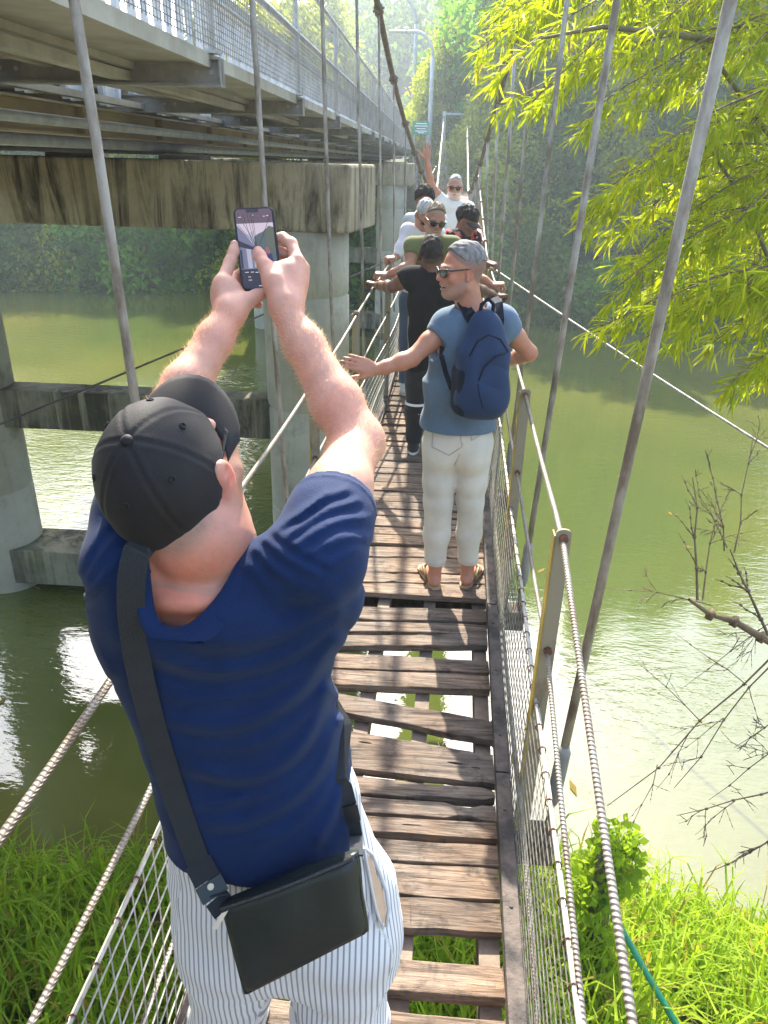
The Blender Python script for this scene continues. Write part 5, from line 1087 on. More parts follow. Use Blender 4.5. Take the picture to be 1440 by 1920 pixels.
s_.chain([shR+np.array([0, 0, -0.01]), shR+(hemR-shR)*0.55, hemR], [0.062, 0.062, 0.0615], 0.03); s_.chain([shL+np.array([0, 0, -0.01]), shL+(hemL-shL)*0.55, hemL], [0.062, 0.061, 0.060], 0.03)
scut = SDF(); scut.ops = list(s_.ops)
uR, uL = unit(elR-shR), unit(elL-shL)
_nn = unit((0.10, 0.34, 0.93)); nca = unit(np.cross(_nn, (0, 1, 0))); ncb = np.cross(_nn, nca)
def shirt_f(X, Y, Z, D):
    wv = X*_f[0]+Y*_f[1]+Z*_f[2]; U = 720+F*(X*_R[0]+Y*_R[1]+Z*_R[2])/wv; V = 960-F*(X*_U[0]+Y*_U[1]+Z*_U[2])/wv
    near = np.abs(D) < 0.03; add = np.zeros_like(D); Un, Vn = U[near], V[near]; acc = np.zeros(len(Un))
    for pl, a, wd in FOLDS:
        for _ in range(2): pl = [pl[0]]+[v for p0, p1 in zip(pl[:-1], pl[1:]) for v in ((p0[0]*.75+p1[0]*.25, p0[1]*.75+p1[1]*.25), (p0[0]*.25+p1[0]*.75, p0[1]*.25+p1[1]*.75))]+[pl[-1]]
        d = segdist(Un, Vn, pl); a *= (1.5 if wd > 11 else 0.85); acc += a*np.exp(-(d/wd)**2); d2 = segdist(Un, Vn, [(x+wd*0.5, y+wd*1.55) for x, y in pl]); acc -= a*0.55*np.exp(-(d2/wd)**2)
    sd_ = segdist(Un, Vn, [(245, 1070), (242, 1160), (262, 1280), (296, 1400), (340, 1532), (380, 1625)]); acc *= np.clip((sd_-14)/45, 0.12, 1)
    add[near] = acc; D = D-add-0.0016*np.sin(X*41+Z*23)*np.sin(Z*37-X*15+1)
    for c, u in ((hemR, uR), (hemL, uL)):
        al = (X-c[0])*u[0]+(Y-c[1])*u[1]+(Z-c[2])*u[2]; rr = np.sqrt((X-c[0])**2+(Y-c[1])**2+(Z-c[2])**2); D = np.where((rr < 0.14) & (rr**2-al**2 < 0.092**2), np.maximum(D, al), D)
        D = np.where((rr < 0.085) & (al > -0.022), D-0.0022*np.exp(-((al+0.018)/0.003)**2), D)
        L = np.sqrt(np.maximum(rr**2-al**2, 0)); D = np.where((al > -0.035) & (rr < 0.12), np.maximum(D, 0.0575-L-0.0*al), D)
    # neck opening: a tilted round hole
    nn = unit((0.10, 0.34, 0.93)); q = nk+np.array([-0.004, 0.016, 0.0]); al = (X-q[0])*nn[0]+(Y-q[1])*nn[1]+(Z-q[2])*nn[2]; xa_ = (X-q[0])*nca[0]+(Y-q[1])*nca[1]+(Z-q[2])*nca[2]; ya_ = (X-q[0])*ncb[0]+(Y-q[1])*ncb[1]+(Z-q[2])*ncb[2]; L = np.sqrt(xa_**2+(ya_/0.84)**2)
    D = np.maximum(D, np.where(al > -0.12, 0.082+0.02*al-L, -1)); 
    return np.maximum(D, HEMZ+0.05*np.clip((X-rowsT[-1][1])/0.2, -1, 1)*0-Z)
HEMZ = atY(500, 1660, 0.868)[2]
s_.fn(shirt_f)
NAVY = m_cloth('navy_cotton', (0.0042, 0.0185, 0.072), 0.16, 0.82, 420, 0.45, 0.06, fold=0.5)
fshirt = sdf_obj('shirt', s_, 0.0042, NAVY, FM)
cs_ = SDF(); cs_.ops = list(scut.ops); nn_ = _nn; q0 = nk+np.array([-0.004, 0.016, 0.0]); loops = []
for Lr, up in ((0.079, -0.006), (0.080, 0.0015), (0.083, 0.0032), (0.092, 0.0034), (0.0995, 0.0030), (0.1015, 0.0006), (0.102, -0.006)):
    ring = []
    for a in np.linspace(0, 2*math.pi, 64, endpoint=False):
        q = q0+(nca*math.cos(a)+ncb*0.84*math.sin(a))*Lr; t_ = 0.03
        for _ in range(80):
            e = float(cs_.at(q+nn_*t_)[0])
            if e < 0.0008: break
            t_ -= max(e*0.7, 0.0006)
            if t_ < -0.10: break
        ring.append(t_)
    r_ = np.array(ring)
    for _ in range(5): r_ = (np.roll(r_, 1)+2*r_+np.roll(r_, -1))/4
    loops.append([q0+(nca*math.cos(a)+ncb*0.84*math.sin(a))*Lr+nn_*(r_[i]+up) for i, a in enumerate(np.linspace(0, 2*math.pi, 64, endpoint=False))])
mb = MB(); mb.add([q for lp in loops for q in lp], [(j*64+i, j*64+(i+1) % 64, (j+1)*64+(i+1) % 64, (j+1)*64+i) for j in range(len(loops)-1) for i in range(64)]); mb.build('collar', NAVY, fshirt, smooth=True)
# trousers
p_ = SDF(); p_.stack(rowsP, 0.03, p=2.0)
kneeL, kneeR = np.array([-0.345, 1.03, -1.86+0.25]), np.array([-0.115, 1.03, -1.61])
def pl_(px, py): return atY(px, py, 0.99)
L0, L1 = pl_(440, 1790), pl_(428, 1900); R0, R1 = pl_(642, 1790), pl_(634, 1900)
wl = (pl_(500, 1900)-pl_(365, 1900))[0]/2; wr_ = (pl_(722, 1900)-pl_(548, 1900))[0]/2
p_.cone(L0+np.array([0, -0.01, 0.09]), L0, 0.102, 0.099, 0.05); p_.cone(R0+np.array([0, -0.01, 0.09]), R0, 0.106, 0.104, 0.05); p_.chain([L0, L1, L1+np.array([0.0, 0.01, -0.25])], [0.099, wl*0.99, 0.072], 0.02); p_.chain([R0, R1, R1+np.array([-0.01, 0.01, -0.25])], [0.104, wr_*0.99, 0.076], 0.02)
def legc(z): return L0[0], R0[0]
pf = SDF(); pf.ops = list(p_.ops)
p_.fn(wrinkle(0.0045, 52, 0.4, (0.25, 0.1, 1)))
def stripes(V):
    zc = rowsP[-1][0]; side = np.where(V[:, 0] < rowsP[-1][1], L0[0]-L1[0], R0[0]-R1[0]); return V[:, 0]+np.clip(zc-V[:, 2], 0, 1)*side*2.2+0.5*(V[:, 1]-0.88)*np.sign(V[:, 0]-rowsP[-1][1])*(V[:, 1] > 0.93)+0.0007*np.sin(V[:, 2]*38+V[:, 0]*14)
t = NT('striped_linen'); a = t.n('Attribute', attribute_name='stripe'); fr = t.math('FRACT', t.math('MULTIPLY', a.outputs['Fac'], 1/0.0105)); ln = t.ramp(t.math('ABSOLUTE', t.math('SUBTRACT', fr, 0.5)), [(0.13, 1.0), (0.20, 0.0)])
t.set(base=t.mix(t.math('MULTIPLY', ln, 0.85), t.ramp(t.noise(7, 3), [(0.3, (0.66, 0.65, 0.64)), (0.7, (0.76, 0.75, 0.74))]), (0.20, 0.21, 0.25)), rough=0.9, spec=0.15, sheen=0.2); t.bump(t.noise(330, 2), 0.2, 0.003)
fp = sdf_obj('trousers', p_, 0.0055, t.m, FM, stripe=stripes)
# open side pocket with its beige lining
pk = [(684, 1598), (694, 1608), (706, 1640), (718, 1672), (724, 1700), (722, 1732), (714, 1728), (706, 1700), (700, 1670), (692, 1630)]
b = MB(); q = [pf.hit(x, y, 0.9, 0.011) for x, y in pk]; b.prism(q, unit(np.mean(q, 0))*0.004); b.build('pocket_lining', nmat('beige_lining', (0.62, 0.42, 0.27), (0.55, 0.37, 0.24), 30, 0.9, 0.1), fp)
b = MB(); b.tube([pf.hit(x, y, 0.9, 0.012) for x, y in ((682, 1590), (698, 1602), (712, 1636), (724, 1670), (729, 1704), (724, 1738))], 0.0035, 6); b.tube([pf.hit(x, y, 0.9, 0.012) for x, y in ((682, 1590), (690, 1630), (698, 1672), (706, 1708), (718, 1740))], 0.003, 6); b.build('pocket_edge', nmat('pale_linen_edge', (0.62, 0.61, 0.61), (0.55, 0.55, 0.56), 30, 0.9, 0.1), fp, smooth=True)
SH = m_cloth('white_canvas_shoe', (0.55, 0.54, 0.52))
for an in (ankL, ankR): shoe('shoe', an, (0.05, 1, 0), SH, FM, -2.098)
t = NT('charcoal_twill'); t.set(base=t.ramp(t.noise(9, 4), [(0.3, (0.010, 0.009, 0.0095)), (0.7, (0.017, 0.0155, 0.016))]), rough=0.7, spec=0.3, sheen=0.04); t.bump(t.noise(420, 2, 0.5, t.coord((1, 1, 2))), 0.25, 0.002); CAPM = t.m
cap_on(CH, FM, CAPM, 1.0, 0.068, 0.0034, 0.0014, 'cap', 0.0024)
FH.hair('hair', 0.008, m_hair((0.36, 0.27, 0.20), 'cropped_fair_hair'), FM, 0.0012, side=0.7, h=0.003)
gl = Head(FH.o, FH.B, 0.90).glasses(FM, h=0.0022)
# fine hairs on the arms
hv = []
for a_, b_, n in ((elR, wrR, 2600), (elL, wrL, 2200), (shR+(elR-shR)*0.72, elR, 900)):
    t_ = rng.random(n)**0.9; ax = unit(b_-a_); d = rvec(n); d = unit_rows(d-(d @ ax)[:, None]*ax); q = a_+(b_-a_)*t_[:, None]; o_ = np.full(n, 0.01)
    for _ in range(9): o_ += -np.clip(FBS.at(q+d*o_[:, None]), -0.02, 0.02)
    q = q+d*o_[:, None]; dd = unit_rows(d*0.75+ax*0.55+rng.normal(0, 0.25, (n, 3))); s3 = unit_rows(np.cross(dd, rvec(n))); L = rng.uniform(0.005, 0.012, n)[:, None]
    hv.append(np.stack([q-s3*0.00022, q+s3*0.00022, q+dd*L+np.array([0, 0, -0.001])], 1).reshape(-1, 3))
V = np.concatenate(hv); t = NT('fair_arm_hair'); t.set(base=(0.75, 0.48, 0.26), rough=0.4); tr = t.n('BsdfTranslucent'); tr.inputs[0].default_value = (0.9, 0.62, 0.36, 1); mx = t.n('MixShader'); mx.inputs[0].default_value = 0.5
t.l(t.b.outputs[0], mx.inputs[1]); t.l(tr.outputs[0], mx.inputs[2]); t.l(mx.outputs[0], t.out.inputs[0])
link('arm_hair', quads_mesh('arm_hair', V, 3, t.m, np.ones((len(V)//3, 3))), FM)['kind'] = 'stuff'
# ------------------------------------------------------------------ phone, shoulder bag
PHB = thing('smartphone', 'black smartphone held up upright by the man in front, its screen showing the bridge', 'phone', P(483, 466, 1.335))
_c = P(483, 466, 1.336); xa = unit(P(512, 386, 1.335)-P(437.5, 389.5, 1.335)); za = -unit(P(455, 543, 1.335)-P(437.5, 389.5, 1.335)); za = unit(za-xa*(za @ xa)*0.0); nz = unit(np.cross(xa, za)); nz = nz if nz @ _c < 0 else -nz
def ph(x, z, n=0.0): return _c+xa*x+za*z+nz*n           # n towards the lens
def rrect(hw, hh, r, n, m_=6): return [ph(sx*(hw-r)+r*math.cos(a), sz*(hh-r)+r*math.sin(a), n) for sx, sz, a0 in ((1, 1, 0), (-1, 1, 90), (-1, -1, 180), (1, -1, 270)) for a in np.radians(np.linspace(a0, a0+90, m_))]
b = MB(); b.prism(rrect(0.0365, 0.0750, 0.0125, 0.0), -nz*0.0085); b.build('case', nmat('black_phone_case', (0.012, 0.012, 0.014), (0.02, 0.02, 0.022), 30, 0.4, 0), PHB, bevel=0.0012)
b = MB(); b.prism(rrect(0.0340, 0.0725, 0.0105, 0.0009), -nz*0.0006); b.build('bezel', nmat('black_glass', (0.006, 0.006, 0.007), (0.005, 0.005, 0.006), 5, 0.08, 0), PHB)
def m_emit(name, c, k=0.24):
    t = NT(name); t.set(base=(0.01, 0.01, 0.012), rough=0.12); t.b.inputs['Emission Color'].default_value = (*c, 1); t.b.inputs['Emission Strength'].default_value = k; return t.m
_m = dict(bar=m_emit('screen_dark_bar', (0.13, 0.085, 0.11)), sky=m_emit('screen_sky', (0.62, 0.52, 0.62)), hill=m_emit('screen_hill', (0.095, 0.12, 0.12)), tree=m_emit('screen_trees', (0.12, 0.13, 0.085)), steel=m_emit('screen_steel', (0.17, 0.17, 0.26)), pale=m_emit('screen_pale', (0.42, 0.41, 0.50)), dark=m_emit('screen_dark', (0.028, 0.024, 0.036)), shirt=m_emit('screen_navy', (0.035, 0.03, 0.11)), skin=m_emit('screen_skin', (0.30, 0.12, 0.11)), white=m_emit('screen_white', (0.8, 0.76, 0.8)))
_mm = list(_m.values()); _mi = {k: i for i, k in enumerate(_m)}
b = MB(); lay = 0
def poly(key, pts):
    global lay
    lay += 1; b.m = _mi[key]; q = [ph(x*0.0325, z*0.0708, 0.0011+0.00004*lay) for x, z in pts]; b.add(q, [tuple(range(len(q)))])
poly('dark', rr := [(-1, -0.93), (-0.88, -1), (0.88, -1), (1, -0.93), (1, 0.93), (0.88, 1), (-0.88, 1), (-1, 0.93)])
poly('bar', [(-1, 0.64), (1, 0.64), (1, 0.93), (0.88, 1), (-0.88, 1), (-1, 0.93)]); poly('sky', [(-1, -0.1), (1, -0.1), (1, 0.64), (-1, 0.64)])
poly('hill', [(-0.15, 0.28), (0.1, 0.36), (0.4, 0.42), (0.6, 0.50), (1, 0.47), (1, -0.5), (-0.1, -0.5)]); poly('tree', [(0.55, 0.44), (0.72, 0.56), (1, 0.52), (1, -0.1), (0.5, 0.1)])
poly('steel', [(-1, 0.60), (-0.1, 0.10), (-0.05, -0.02), (-1, 0.22)]); poly('pale', [(-0.55, 0.34), (-0.1, 0.45), (-0.12, 0.10), (-0.2, 0.08)]); poly('dark', [(-1, 0.22), (-0.15, 0.02), (-0.1, -0.06), (-1, 0.05)]); poly('steel', [(-1, 0.05), (-0.2, -0.06), (-0.05, -0.52), (-1, -0.52)])
poly('pale', [(-0.62, 0.0), (-0.38, -0.02), (-0.36, -0.5), (-0.6, -0.5)]); poly('dark', [(-0.98, -0.02), (-0.86, -0.03), (-0.86, -0.5), (-0.98, -0.5)]); poly('pale', [(-0.25, -0.1), (-0.12, -0.1), (-0.08, -0.48), (-0.25, -0.48)])
poly('dark', [(-0.12, 0.0), (0.3, 0.0), (0.45, -0.52), (-0.06, -0.52)]); poly('skin', [(0.02, 0.03), (0.1, 0.08), (0.2, 0.05), (0.2, -0.06), (0.05, -0.06)]); poly('skin', [(0.42, 0.0), (0.60, 0.03), (0.68, -0.10), (0.60, -0.2), (0.45, -0.14)]); poly('shirt', [(0.35, -0.15), (0.75, -0.15), (0.88, -0.5), (0.3, -0.5)])
for x0, z0, x1, z1 in ((-0.95, 0.62, 0.02, 0.02), (-0.9, 0.9, -0.02, 0.04), (0.9, 0.85, 0.12, 0.05)): poly('dark', [(x0, z0), (x0+0.03, z0), (x1+0.012, z1), (x1-0.012, z1)])
for x in (-0.62, -0.38, -0.2, -0.08): poly('dark', [(x, 0.88), (x+0.022, 0.88), (x*0.25+0.022, -0.02), (x*0.25, -0.02)])
for x, z, w_ in ((-0.78, 0.80, 0.07), (0.55, 0.80, 0.05), (0.74, 0.81, 0.06), (-0.05, 0.84, 0.03), (-0.72, -0.60, 0.10), (-0.42, -0.60, 0.09), (-0.15, -0.61, 0.10), (-0.6, -0.72, 0.07), (-0.58, -0.80, 0.09), (0.12, -0.955, 0.26)): poly('white', [(x-w_, z-0.008), (x+w_, z-0.008), (x+w_, z+0.008), (x-w_, z+0.008)])
poly('dark', [(-0.42, 1.0), (0.30, 1.0), (0.27, 0.925), (0.22, 0.91), (-0.36, 0.91), (-0.41, 0.925)])
b.build('screen', _mm, PHB)
# bag and its strap
BAG = thing('shoulder_bag', 'flat black leather shoulder bag hanging behind the hip of the man in front', 'bag', atY(560, 1730, 0.84))
def m_leather(name, c, rough=0.36):
    t = NT(name); n1 = t.noise(5, 4, 0.6); t.set(base=t.ramp(n1, [(0.3, tuple(q*0.75 for q in c)), (0.7, tuple(q*1.3 for q in c))]), rough=t.ramp(t.noise(12, 3), [(0.3, rough-0.08), (0.7, rough+0.12)]), spec=0.45)
    t.bump(t.math('ADD', t.math('MULTIPLY', t.noise(350, 2), 0.12), t.noise(10, 3, 0.6)), 0.25, 0.008); return t.m
LEA = m_leather('black_leather', (0.016, 0.022, 0.020))
WEB0 = nmat('grey_thread', (0.10, 0.105, 0.11), (0.07, 0.075, 0.08), 60, 0.7, 0)
crn = [atY(414, 1693, 0.828), atY(672, 1594, 0.845), atY(691, 1744, 0.805), atY(459, 1864, 0.785)]
nn = unit(np.cross(crn[1]-crn[0], crn[3]-crn[0])); nn = nn if nn @ crn[0] < 0 else -nn
def bagp(u, v, n): return (crn[0]*(1-u)*(1-v)+crn[1]*u*(1-v)+crn[2]*u*v+crn[3]*(1-u)*v)+nn*n
nu, nv = 26, 16; vs = []; fs = []
for sgn in (1, -1):
    for j in range(nv+1):
        for i in range(nu+1):
            u, v = i/nu, j/nv; e = min(1, min(u, 1-u)*14)**0.5*min(1, min(v+0.03, 1-v)*10)**0.5; bul = 0.020*e*(0.75+0.25*math.sin(math.pi*u))+0.0025*mnoise.noise((u*4, v*3, sgn))*e-0.004*math.exp(-((u-0.52)/0.012)**2)*max(0, v-0.45)*2*(sgn > 0)
            vs.append(bagp(u+0.004*math.sin(v*9), v+0.004*math.sin(u*8), (0.002+bul) if sgn > 0 else -(0.002+bul*0.9)))
    o_ = 0 if sgn > 0 else (nu+1)*(nv+1)
    for j in range(nv):
        for i in range(nu): a = o_+j*(nu+1)+i; q = (a, a+nu+1, a+nu+2, a+1); fs.append(q if sgn > 0 else q[::-1])
N2 = (nu+1)*(nv+1); ring = list(range(nu+1))+[j*(nu+1)+nu for j in range(1, nv+1)]+[nv*(nu+1)+i for i in range(nu-1, -1, -1)]+[j*(nu+1) for j in range(nv-1, 0, -1)]
fs += [(a, b_, N2+b_, N2+a) for a, b_ in zip(ring, ring[1:]+ring[:1])]
b = MB(); b.add(vs, fs); bag_o = b.build('pouch', LEA, BAG, smooth=True)
b = MB(); b.tube([bagp(0.012, v, 0.004) for v in np.linspace(0.03, 0.97, 12)]+[bagp(u, 0.985, 0.004) for u in np.linspace(0.03, 0.97, 16)]+[bagp(0.988, v, 0.004) for v in np.linspace(0.97, 0.03, 12)], 0.0024, 6); b.build('piping', LEA, bag_o, smooth=True)
b = MB()
for k in range(44): b.tube([bagp(0.03+0.94*k/44, 0.055, 0.0148+0.004*math.sin(math.pi*k/44)), bagp(0.03+0.94*(k+0.55)/44, 0.055, 0.0148+0.004*math.sin(math.pi*k/44))], 0.0006, 4)
b.build('stitching', WEB0, bag_o)
b = MB(); b.tube([bagp(u, 0.015, 0.012+0.006*math.sin(math.pi*u)) for u in np.linspace(0.02, 0.97, 20)], 0.0042, 6); b.build('zip', nmat('zip_teeth', (0.10, 0.10, 0.11), (0.04, 0.04, 0.045), 260, 0.35, 0.2, metal=0.7), bag_o)
b = MB(); q0 = bagp(0.035, 0.02, 0.022); b.prism([q0, q0+xa*0.012+za*0.004, q0-xa*0.010-za*0.026, q0-xa*0.018-za*0.024], nz*0.003); b.build('zip_pull', nmat('zip_pull_metal', (0.7, 0.7, 0.7), (0.6, 0.6, 0.6), 30, 0.3, 0, metal=0.8), bag_o)
def ribbon(mb, pts, wd, th=0.0022, side=None):
    pts = [np.array(q, float) for q in pts]; vs = []; n = len(pts)
    for i in range(n):
        t_ = unit(pts[min(i+1, n-1)]-pts[max(i-1, 0)]); vw = unit(pts[i]); s3 = unit(np.cross(t_, vw)) if side is None else unit(side-t_*(side @ t_)); nrm = unit(np.cross(s3, t_)); nrm = nrm if nrm @ vw < 0 else -nrm
        w_ = wd[i] if hasattr(wd, '__len__') else wd
        vs += [pts[i]-s3*w_/2, pts[i]+s3*w_/2, pts[i]+s3*w_/2+nrm*th, pts[i]-s3*w_/2+nrm*th]
    fs = [(4*i+k, 4*i+(k+1) % 4, 4*i+4+(k+1) % 4, 4*i+4+k) for i in range(n-1) for k in range(4)]+[(3, 2, 1, 0), tuple(4*(n-1)+k for k in range(4))]
    mb.add(vs, fs)
WEB = m_cloth('black_webbing', (0.020, 0.023, 0.026), 0.15, 0.6, 600, 0.5)
HS = SDF(); HS.ops = list(scut.ops)+list(pf.ops)
pts = [(256, 1036), (249, 1050), (243, 1068), (239, 1110), (242, 1160), (248, 1210), (258, 1262), (275, 1330), (296, 1400), (318, 1468), (340, 1532), (358, 1582), (374, 1622)]
sp = [HS.hit(x, y, 0.6, 0.020+(0.010 if y < 1130 else 0.0)) for x, y in pts]; q = [np.array(v) for v in sp]
for _ in range(5): q[1:-1] = [(a+2*b2+c)/4 for a, b2, c in zip(q[:-2], q[1:-1], q[2:])]
front = [shL+np.array([0.08, 0.02, 0.02]), np.array([-0.36, 1.10, -0.62]), np.array([-0.22, 1.165, -0.9])]
b = MB(); ribbon(b, [q[0]+np.array([0.03, 0.11, -0.09]), q[0]+np.array([0.016, 0.07, -0.02]), q[0]+np.array([0.006, 0.03, 0.004])]+q, 0.0365, 0.003); b.build('strap', WEB, BAG, smooth=False)
e0 = q[-1]; e1 = bagp(0.01, 0.08, 0.004); st = unit(e1-e0)
b = MB(); ribbon(b, [e0-st*0.006, e0+(e1-e0)*0.33], 0.044, 0.007); b.build('strap_keeper', WEB, BAG)
b = MB(); ribbon(b, [e0+(e1-e0)*0.35, e0+(e1-e0)*0.68], 0.046, 0.005); tab = b.build('leather_tab', LEA, BAG)
cc_ = e0+(e1-e0)*0.47; vw = -unit(cc_); b = MB(); b.tube([cc_+vw*0.004, cc_+vw*0.0075], 0.0055, 12); b.build('stud', nmat('brass_stud', (0.62, 0.52, 0.34), (0.5, 0.42, 0.28), 40, 0.3, 0, metal=0.8), tab)
b = MB(); ribbon(b, [e0+(e1-e0)*0.70, e0+(e1-e0)*0.97+np.array([0.004, 0, 0])], 0.040, 0.003); b.tube([e0+(e1-e0)*0.70-xa*0.022+vw*0.006, e0+(e1-e0)*0.70+xa*0.022+za*0.006+vw*0.006], 0.0022, 6); b.build('strap_end', WEB, BAG)
pts = [(640, 1440), (648, 1475), (656, 1505), (662, 1535), (668, 1570), (676, 1604)]
q = [HS.hit(x, y, 0.6, 0.010) for x, y in pts]; rt = rowsT[5]
b = MB(); ribbon(b, [np.array([rt[1]+rt[3]*0.55, 1.125, rt[0]+0.10]), np.array([rt[1]+rt[3]+0.006, 1.02, rt[0]+0.045]), np.array([rt[1]+rt[3]+0.004, 0.95, rt[0]-0.01])]+q[1:-1]+[bagp(0.985, 0.05, 0.004)], 0.022, 0.003); b.build('strap', WEB, BAG)
b = MB(); ribbon(b, [q[2]+np.array([0, -0.003, 0]), q[3]+np.array([0, -0.003, 0])], 0.026, 0.006); b.build('strap_buckle', nmat('black_plastic', (0.02, 0.02, 0.022), (0.015, 0.015, 0.017), 30, 0.3, 0), BAG)
# ------------------------------------------------------------------ the man with the backpack, facing away, head turned left
def PY(px, py, Y): return atY(px, py, Y)
BM = thing('person', 'grey haired man in grey blue tee and cream trousers, looking left and smiling', 'person', (0.2, 3.58, -2.1))
sk2 = np.array([0.45, 0.205, 0.125]); Yb = 3.55
H2 = Head(PY(866, 510, 3.52), basis((-0.93, -0.36, -0.02), (0.06, 0.05, 1)), 1.0)
nk2 = PY(882, 578, 3.53); sL, sR = PY(838, 610, 3.52), PY(941, 602, 3.56); pv = PY(858, 812, 3.56)
eL, wL = PY(772, 672, 3.42), PY(706, 694, 3.36); eR, wR = PY(992, 662, 3.62), PY(948, 676, 3.86)
b = SDF(); H2.build(b, smile=True)
b.cone(H2.w(0, -0.022, -0.04), nk2+np.array([0, 0, -0.03]), 0.056, 0.064, 0.03)
torso(b, nk2+np.array([0, 0, -0.03]), pv, sL, sR, -0.022); arm(b, sL, eL, wL, 1.0, 0.045, 0.037, 0.037, 0.025); arm(b, sR, eR, wR, 1.0, 0.046, 0.038, 0.037, 0.025)
hand(b, wL, PY(672, 682, 3.33)-wL, (0.15, -0.75, 0.45), -1, 'flat', 0.98); hand(b, wR, (-0.02, 0.3, -0.12), (0.9, 0, 0.3), 1, 'grip', 0.98)
hpL, hpR = PY(826, 850, 3.56), PY(888, 850, 3.56); knL, knR = PY(822, 940, 3.545), PY(882, 940, 3.56); anL, anR = PY(816, 1062, 3.545), PY(877, 1060, 3.575)
for h_, n_, a_ in ((hpL, knL, anL), (hpR, knR, anR)): b.chain([h_, n_, a_+np.array([0, 0, 0.02])], [0.075, 0.050, 0.036], 0.03)
ftL, ftR = unit((-0.30, 1, 0)), unit((0.36, 1, 0))
for a_, d_ in ((anL, ftL), (anR, ftR)):
    z0 = -2.098+0.016; fa = np.array([a_[0], a_[1]-0.01, z0+0.05]); b.cone(a_, fa, 0.036, 0.034, 0.02); b.ell(fa+np.array([0, -0.012, -0.022]), (0.032, 0.040, 0.030), basis(d_), 0.02)
    b.cone(fa+d_*0.02+np.array([0, 0, -0.005]), fa+d_*0.13+np.array([0, 0, -0.03]), 0.034, 0.022, 0.02); b.ell(fa+d_*0.135+np.array([0, 0, -0.032]), (0.045, 0.05, 0.017), basis(d_), 0.02)
    for i in range(5): b.ell(fa+d_*(0.195-0.010*abs(i-1)-0.004*i)+np.cross(d_, (0, 0, 1))*(0.034-0.017*i)*(1 if a_ is anL else -1)+np.array([0, 0, -0.036]), (0.009 if i else 0.013, 0.017, 0.009), basis(d_), 0.006)
lo, hi = b.bounds(); c2 = H2.colours(sk2, beard=(0.23, 0.19, 0.165), bamt=0.62, hairc=(0.105, 0.088, 0.08), hamt=0.85, lips=(0.45, 0.13, 0.11))
sdf_obj('body', b, 0.007, SKIN, BM, boxes=[(lo, (hi[0], hi[1], nk2[2]-0.05), 0.0062), ((lo[0], lo[1], nk2[2]-0.055), hi, 0.0032)], colf=c2)
H2.hair('hair', 0.013, m_hair((0.20, 0.19, 0.18), 'grey_hair'), BM, 0.0030, front=0.006, top=0.9, side=0.05, cut=0.022, h=0.0032, back=0.085)
H2.glasses(BM, h=0.0026)
d_ = SDF(); d_.ell(H2.w(0, 0.088, -0.0565), np.array([0.021, 0.010, 0.0038]), H2.B); sdf_obj('teeth', d_, 0.0018, TEETH, BM)
TEE2 = m_cloth('grey_blue_marl', (0.095, 0.145, 0.205), 0.22, 0.9, 500, 0.25, 0.15)
s_ = SDF(); B2 = torso(s_, nk2+np.array([0, 0, -0.03]), pv, sL, sR, 0.008, 1.02)
for q, e, sg in ((sL, eL, -1), (sR, eR, 1)):
    s_.cone(q, q+(e-q)*0.42, 0.056, 0.055, 0.04); s_.cone(q+np.array([-0.03*sg, 0, -0.07]), pv+np.array([sg*0.075, 0, 0.22]), 0.085, 0.085, 0.05)
s_.stack([(pv[2]-0.10, pv[0], pv[1], 0.178, 0.135), (pv[2]+0.05, pv[0], pv[1], 0.174, 0.130), (pv[2]+0.25, pv[0]+0.0, pv[1], 0.165, 0.122)], 0.06)
def tee_f(N, cuts, hem, hemn=(0, 0, -1), neck=0.062, wr=0.005, seed=1.0, slant=(0.3, 0.1, 1), ntilt=(0, 0.2, 1), rin=None):
    def f_(X, Y, Z, D):
        D = wrinkle(wr, 30, seed, slant)(X, Y, Z, D); D = cut_above(hemn, hem)(X, Y, Z, D)
        for c, u, r_ in cuts:
            al = (X-c[0])*u[0]+(Y-c[1])*u[1]+(Z-c[2])*u[2]; rr = np.sqrt((X-c[0])**2+(Y-c[1])**2+(Z-c[2])**2); L = np.sqrt(np.maximum(rr**2-al**2, 0)); D = np.where((rr < 0.15) & (L < 0.082), np.maximum(D, al), D); L = np.sqrt(np.maximum(rr**2-al**2, 0))
            D = np.where((al > -0.03) & (rr < 0.10), np.maximum(D, r_-L), D); D = np.where((rr < 0.085) & (al > -0.02), D-0.002*np.exp(-((al+0.017)/0.004)**2), D)
        nn = unit(ntilt); al = (X-N[0])*nn[0]+(Y-N[1])*nn[1]+(Z-N[2])*nn[2]; L = np.sqrt(np.maximum((X-N[0])**2+(Y-N[1])**2+(Z-N[2])**2-al**2, 0)); D = np.maximum(D, np.where(al > -0.05, neck+0.02-L+0.3*np.minimum(al, 0), -1))
        return D
    return f_
s_.fn(tee_f(nk2+np.array([0, 0, -0.012]), [(q+(e-q)*0.36, unit(e-q), 0.0475) for q, e in ((sL, eL), (sR, eR))], (0, 0, PY(858, 816, 3.43)[2]), neck=0.055, wr=0.0075, seed=2.1, ntilt=(0.05, -0.1, 1)))
sdf_obj('shirt', s_, 0.0058, TEE2, BM)
CRM = m_cloth('cream_denim', (0.58, 0.545, 0.465), 0.10, 0.9, 400, 0.3, 0.1)
p2 = SDF(); p2.ell(pv+np.array([0, 0, -0.02]), (0.168, 0.125, 0.13), None, 0.04); p2.ell(pv+np.array([-0.07, -0.035, -0.10]), (0.085, 0.088, 0.10), None, 0.04); p2.ell(pv+np.array([0.07, -0.035, -0.10]), (0.085, 0.088, 0.10), None, 0.04)
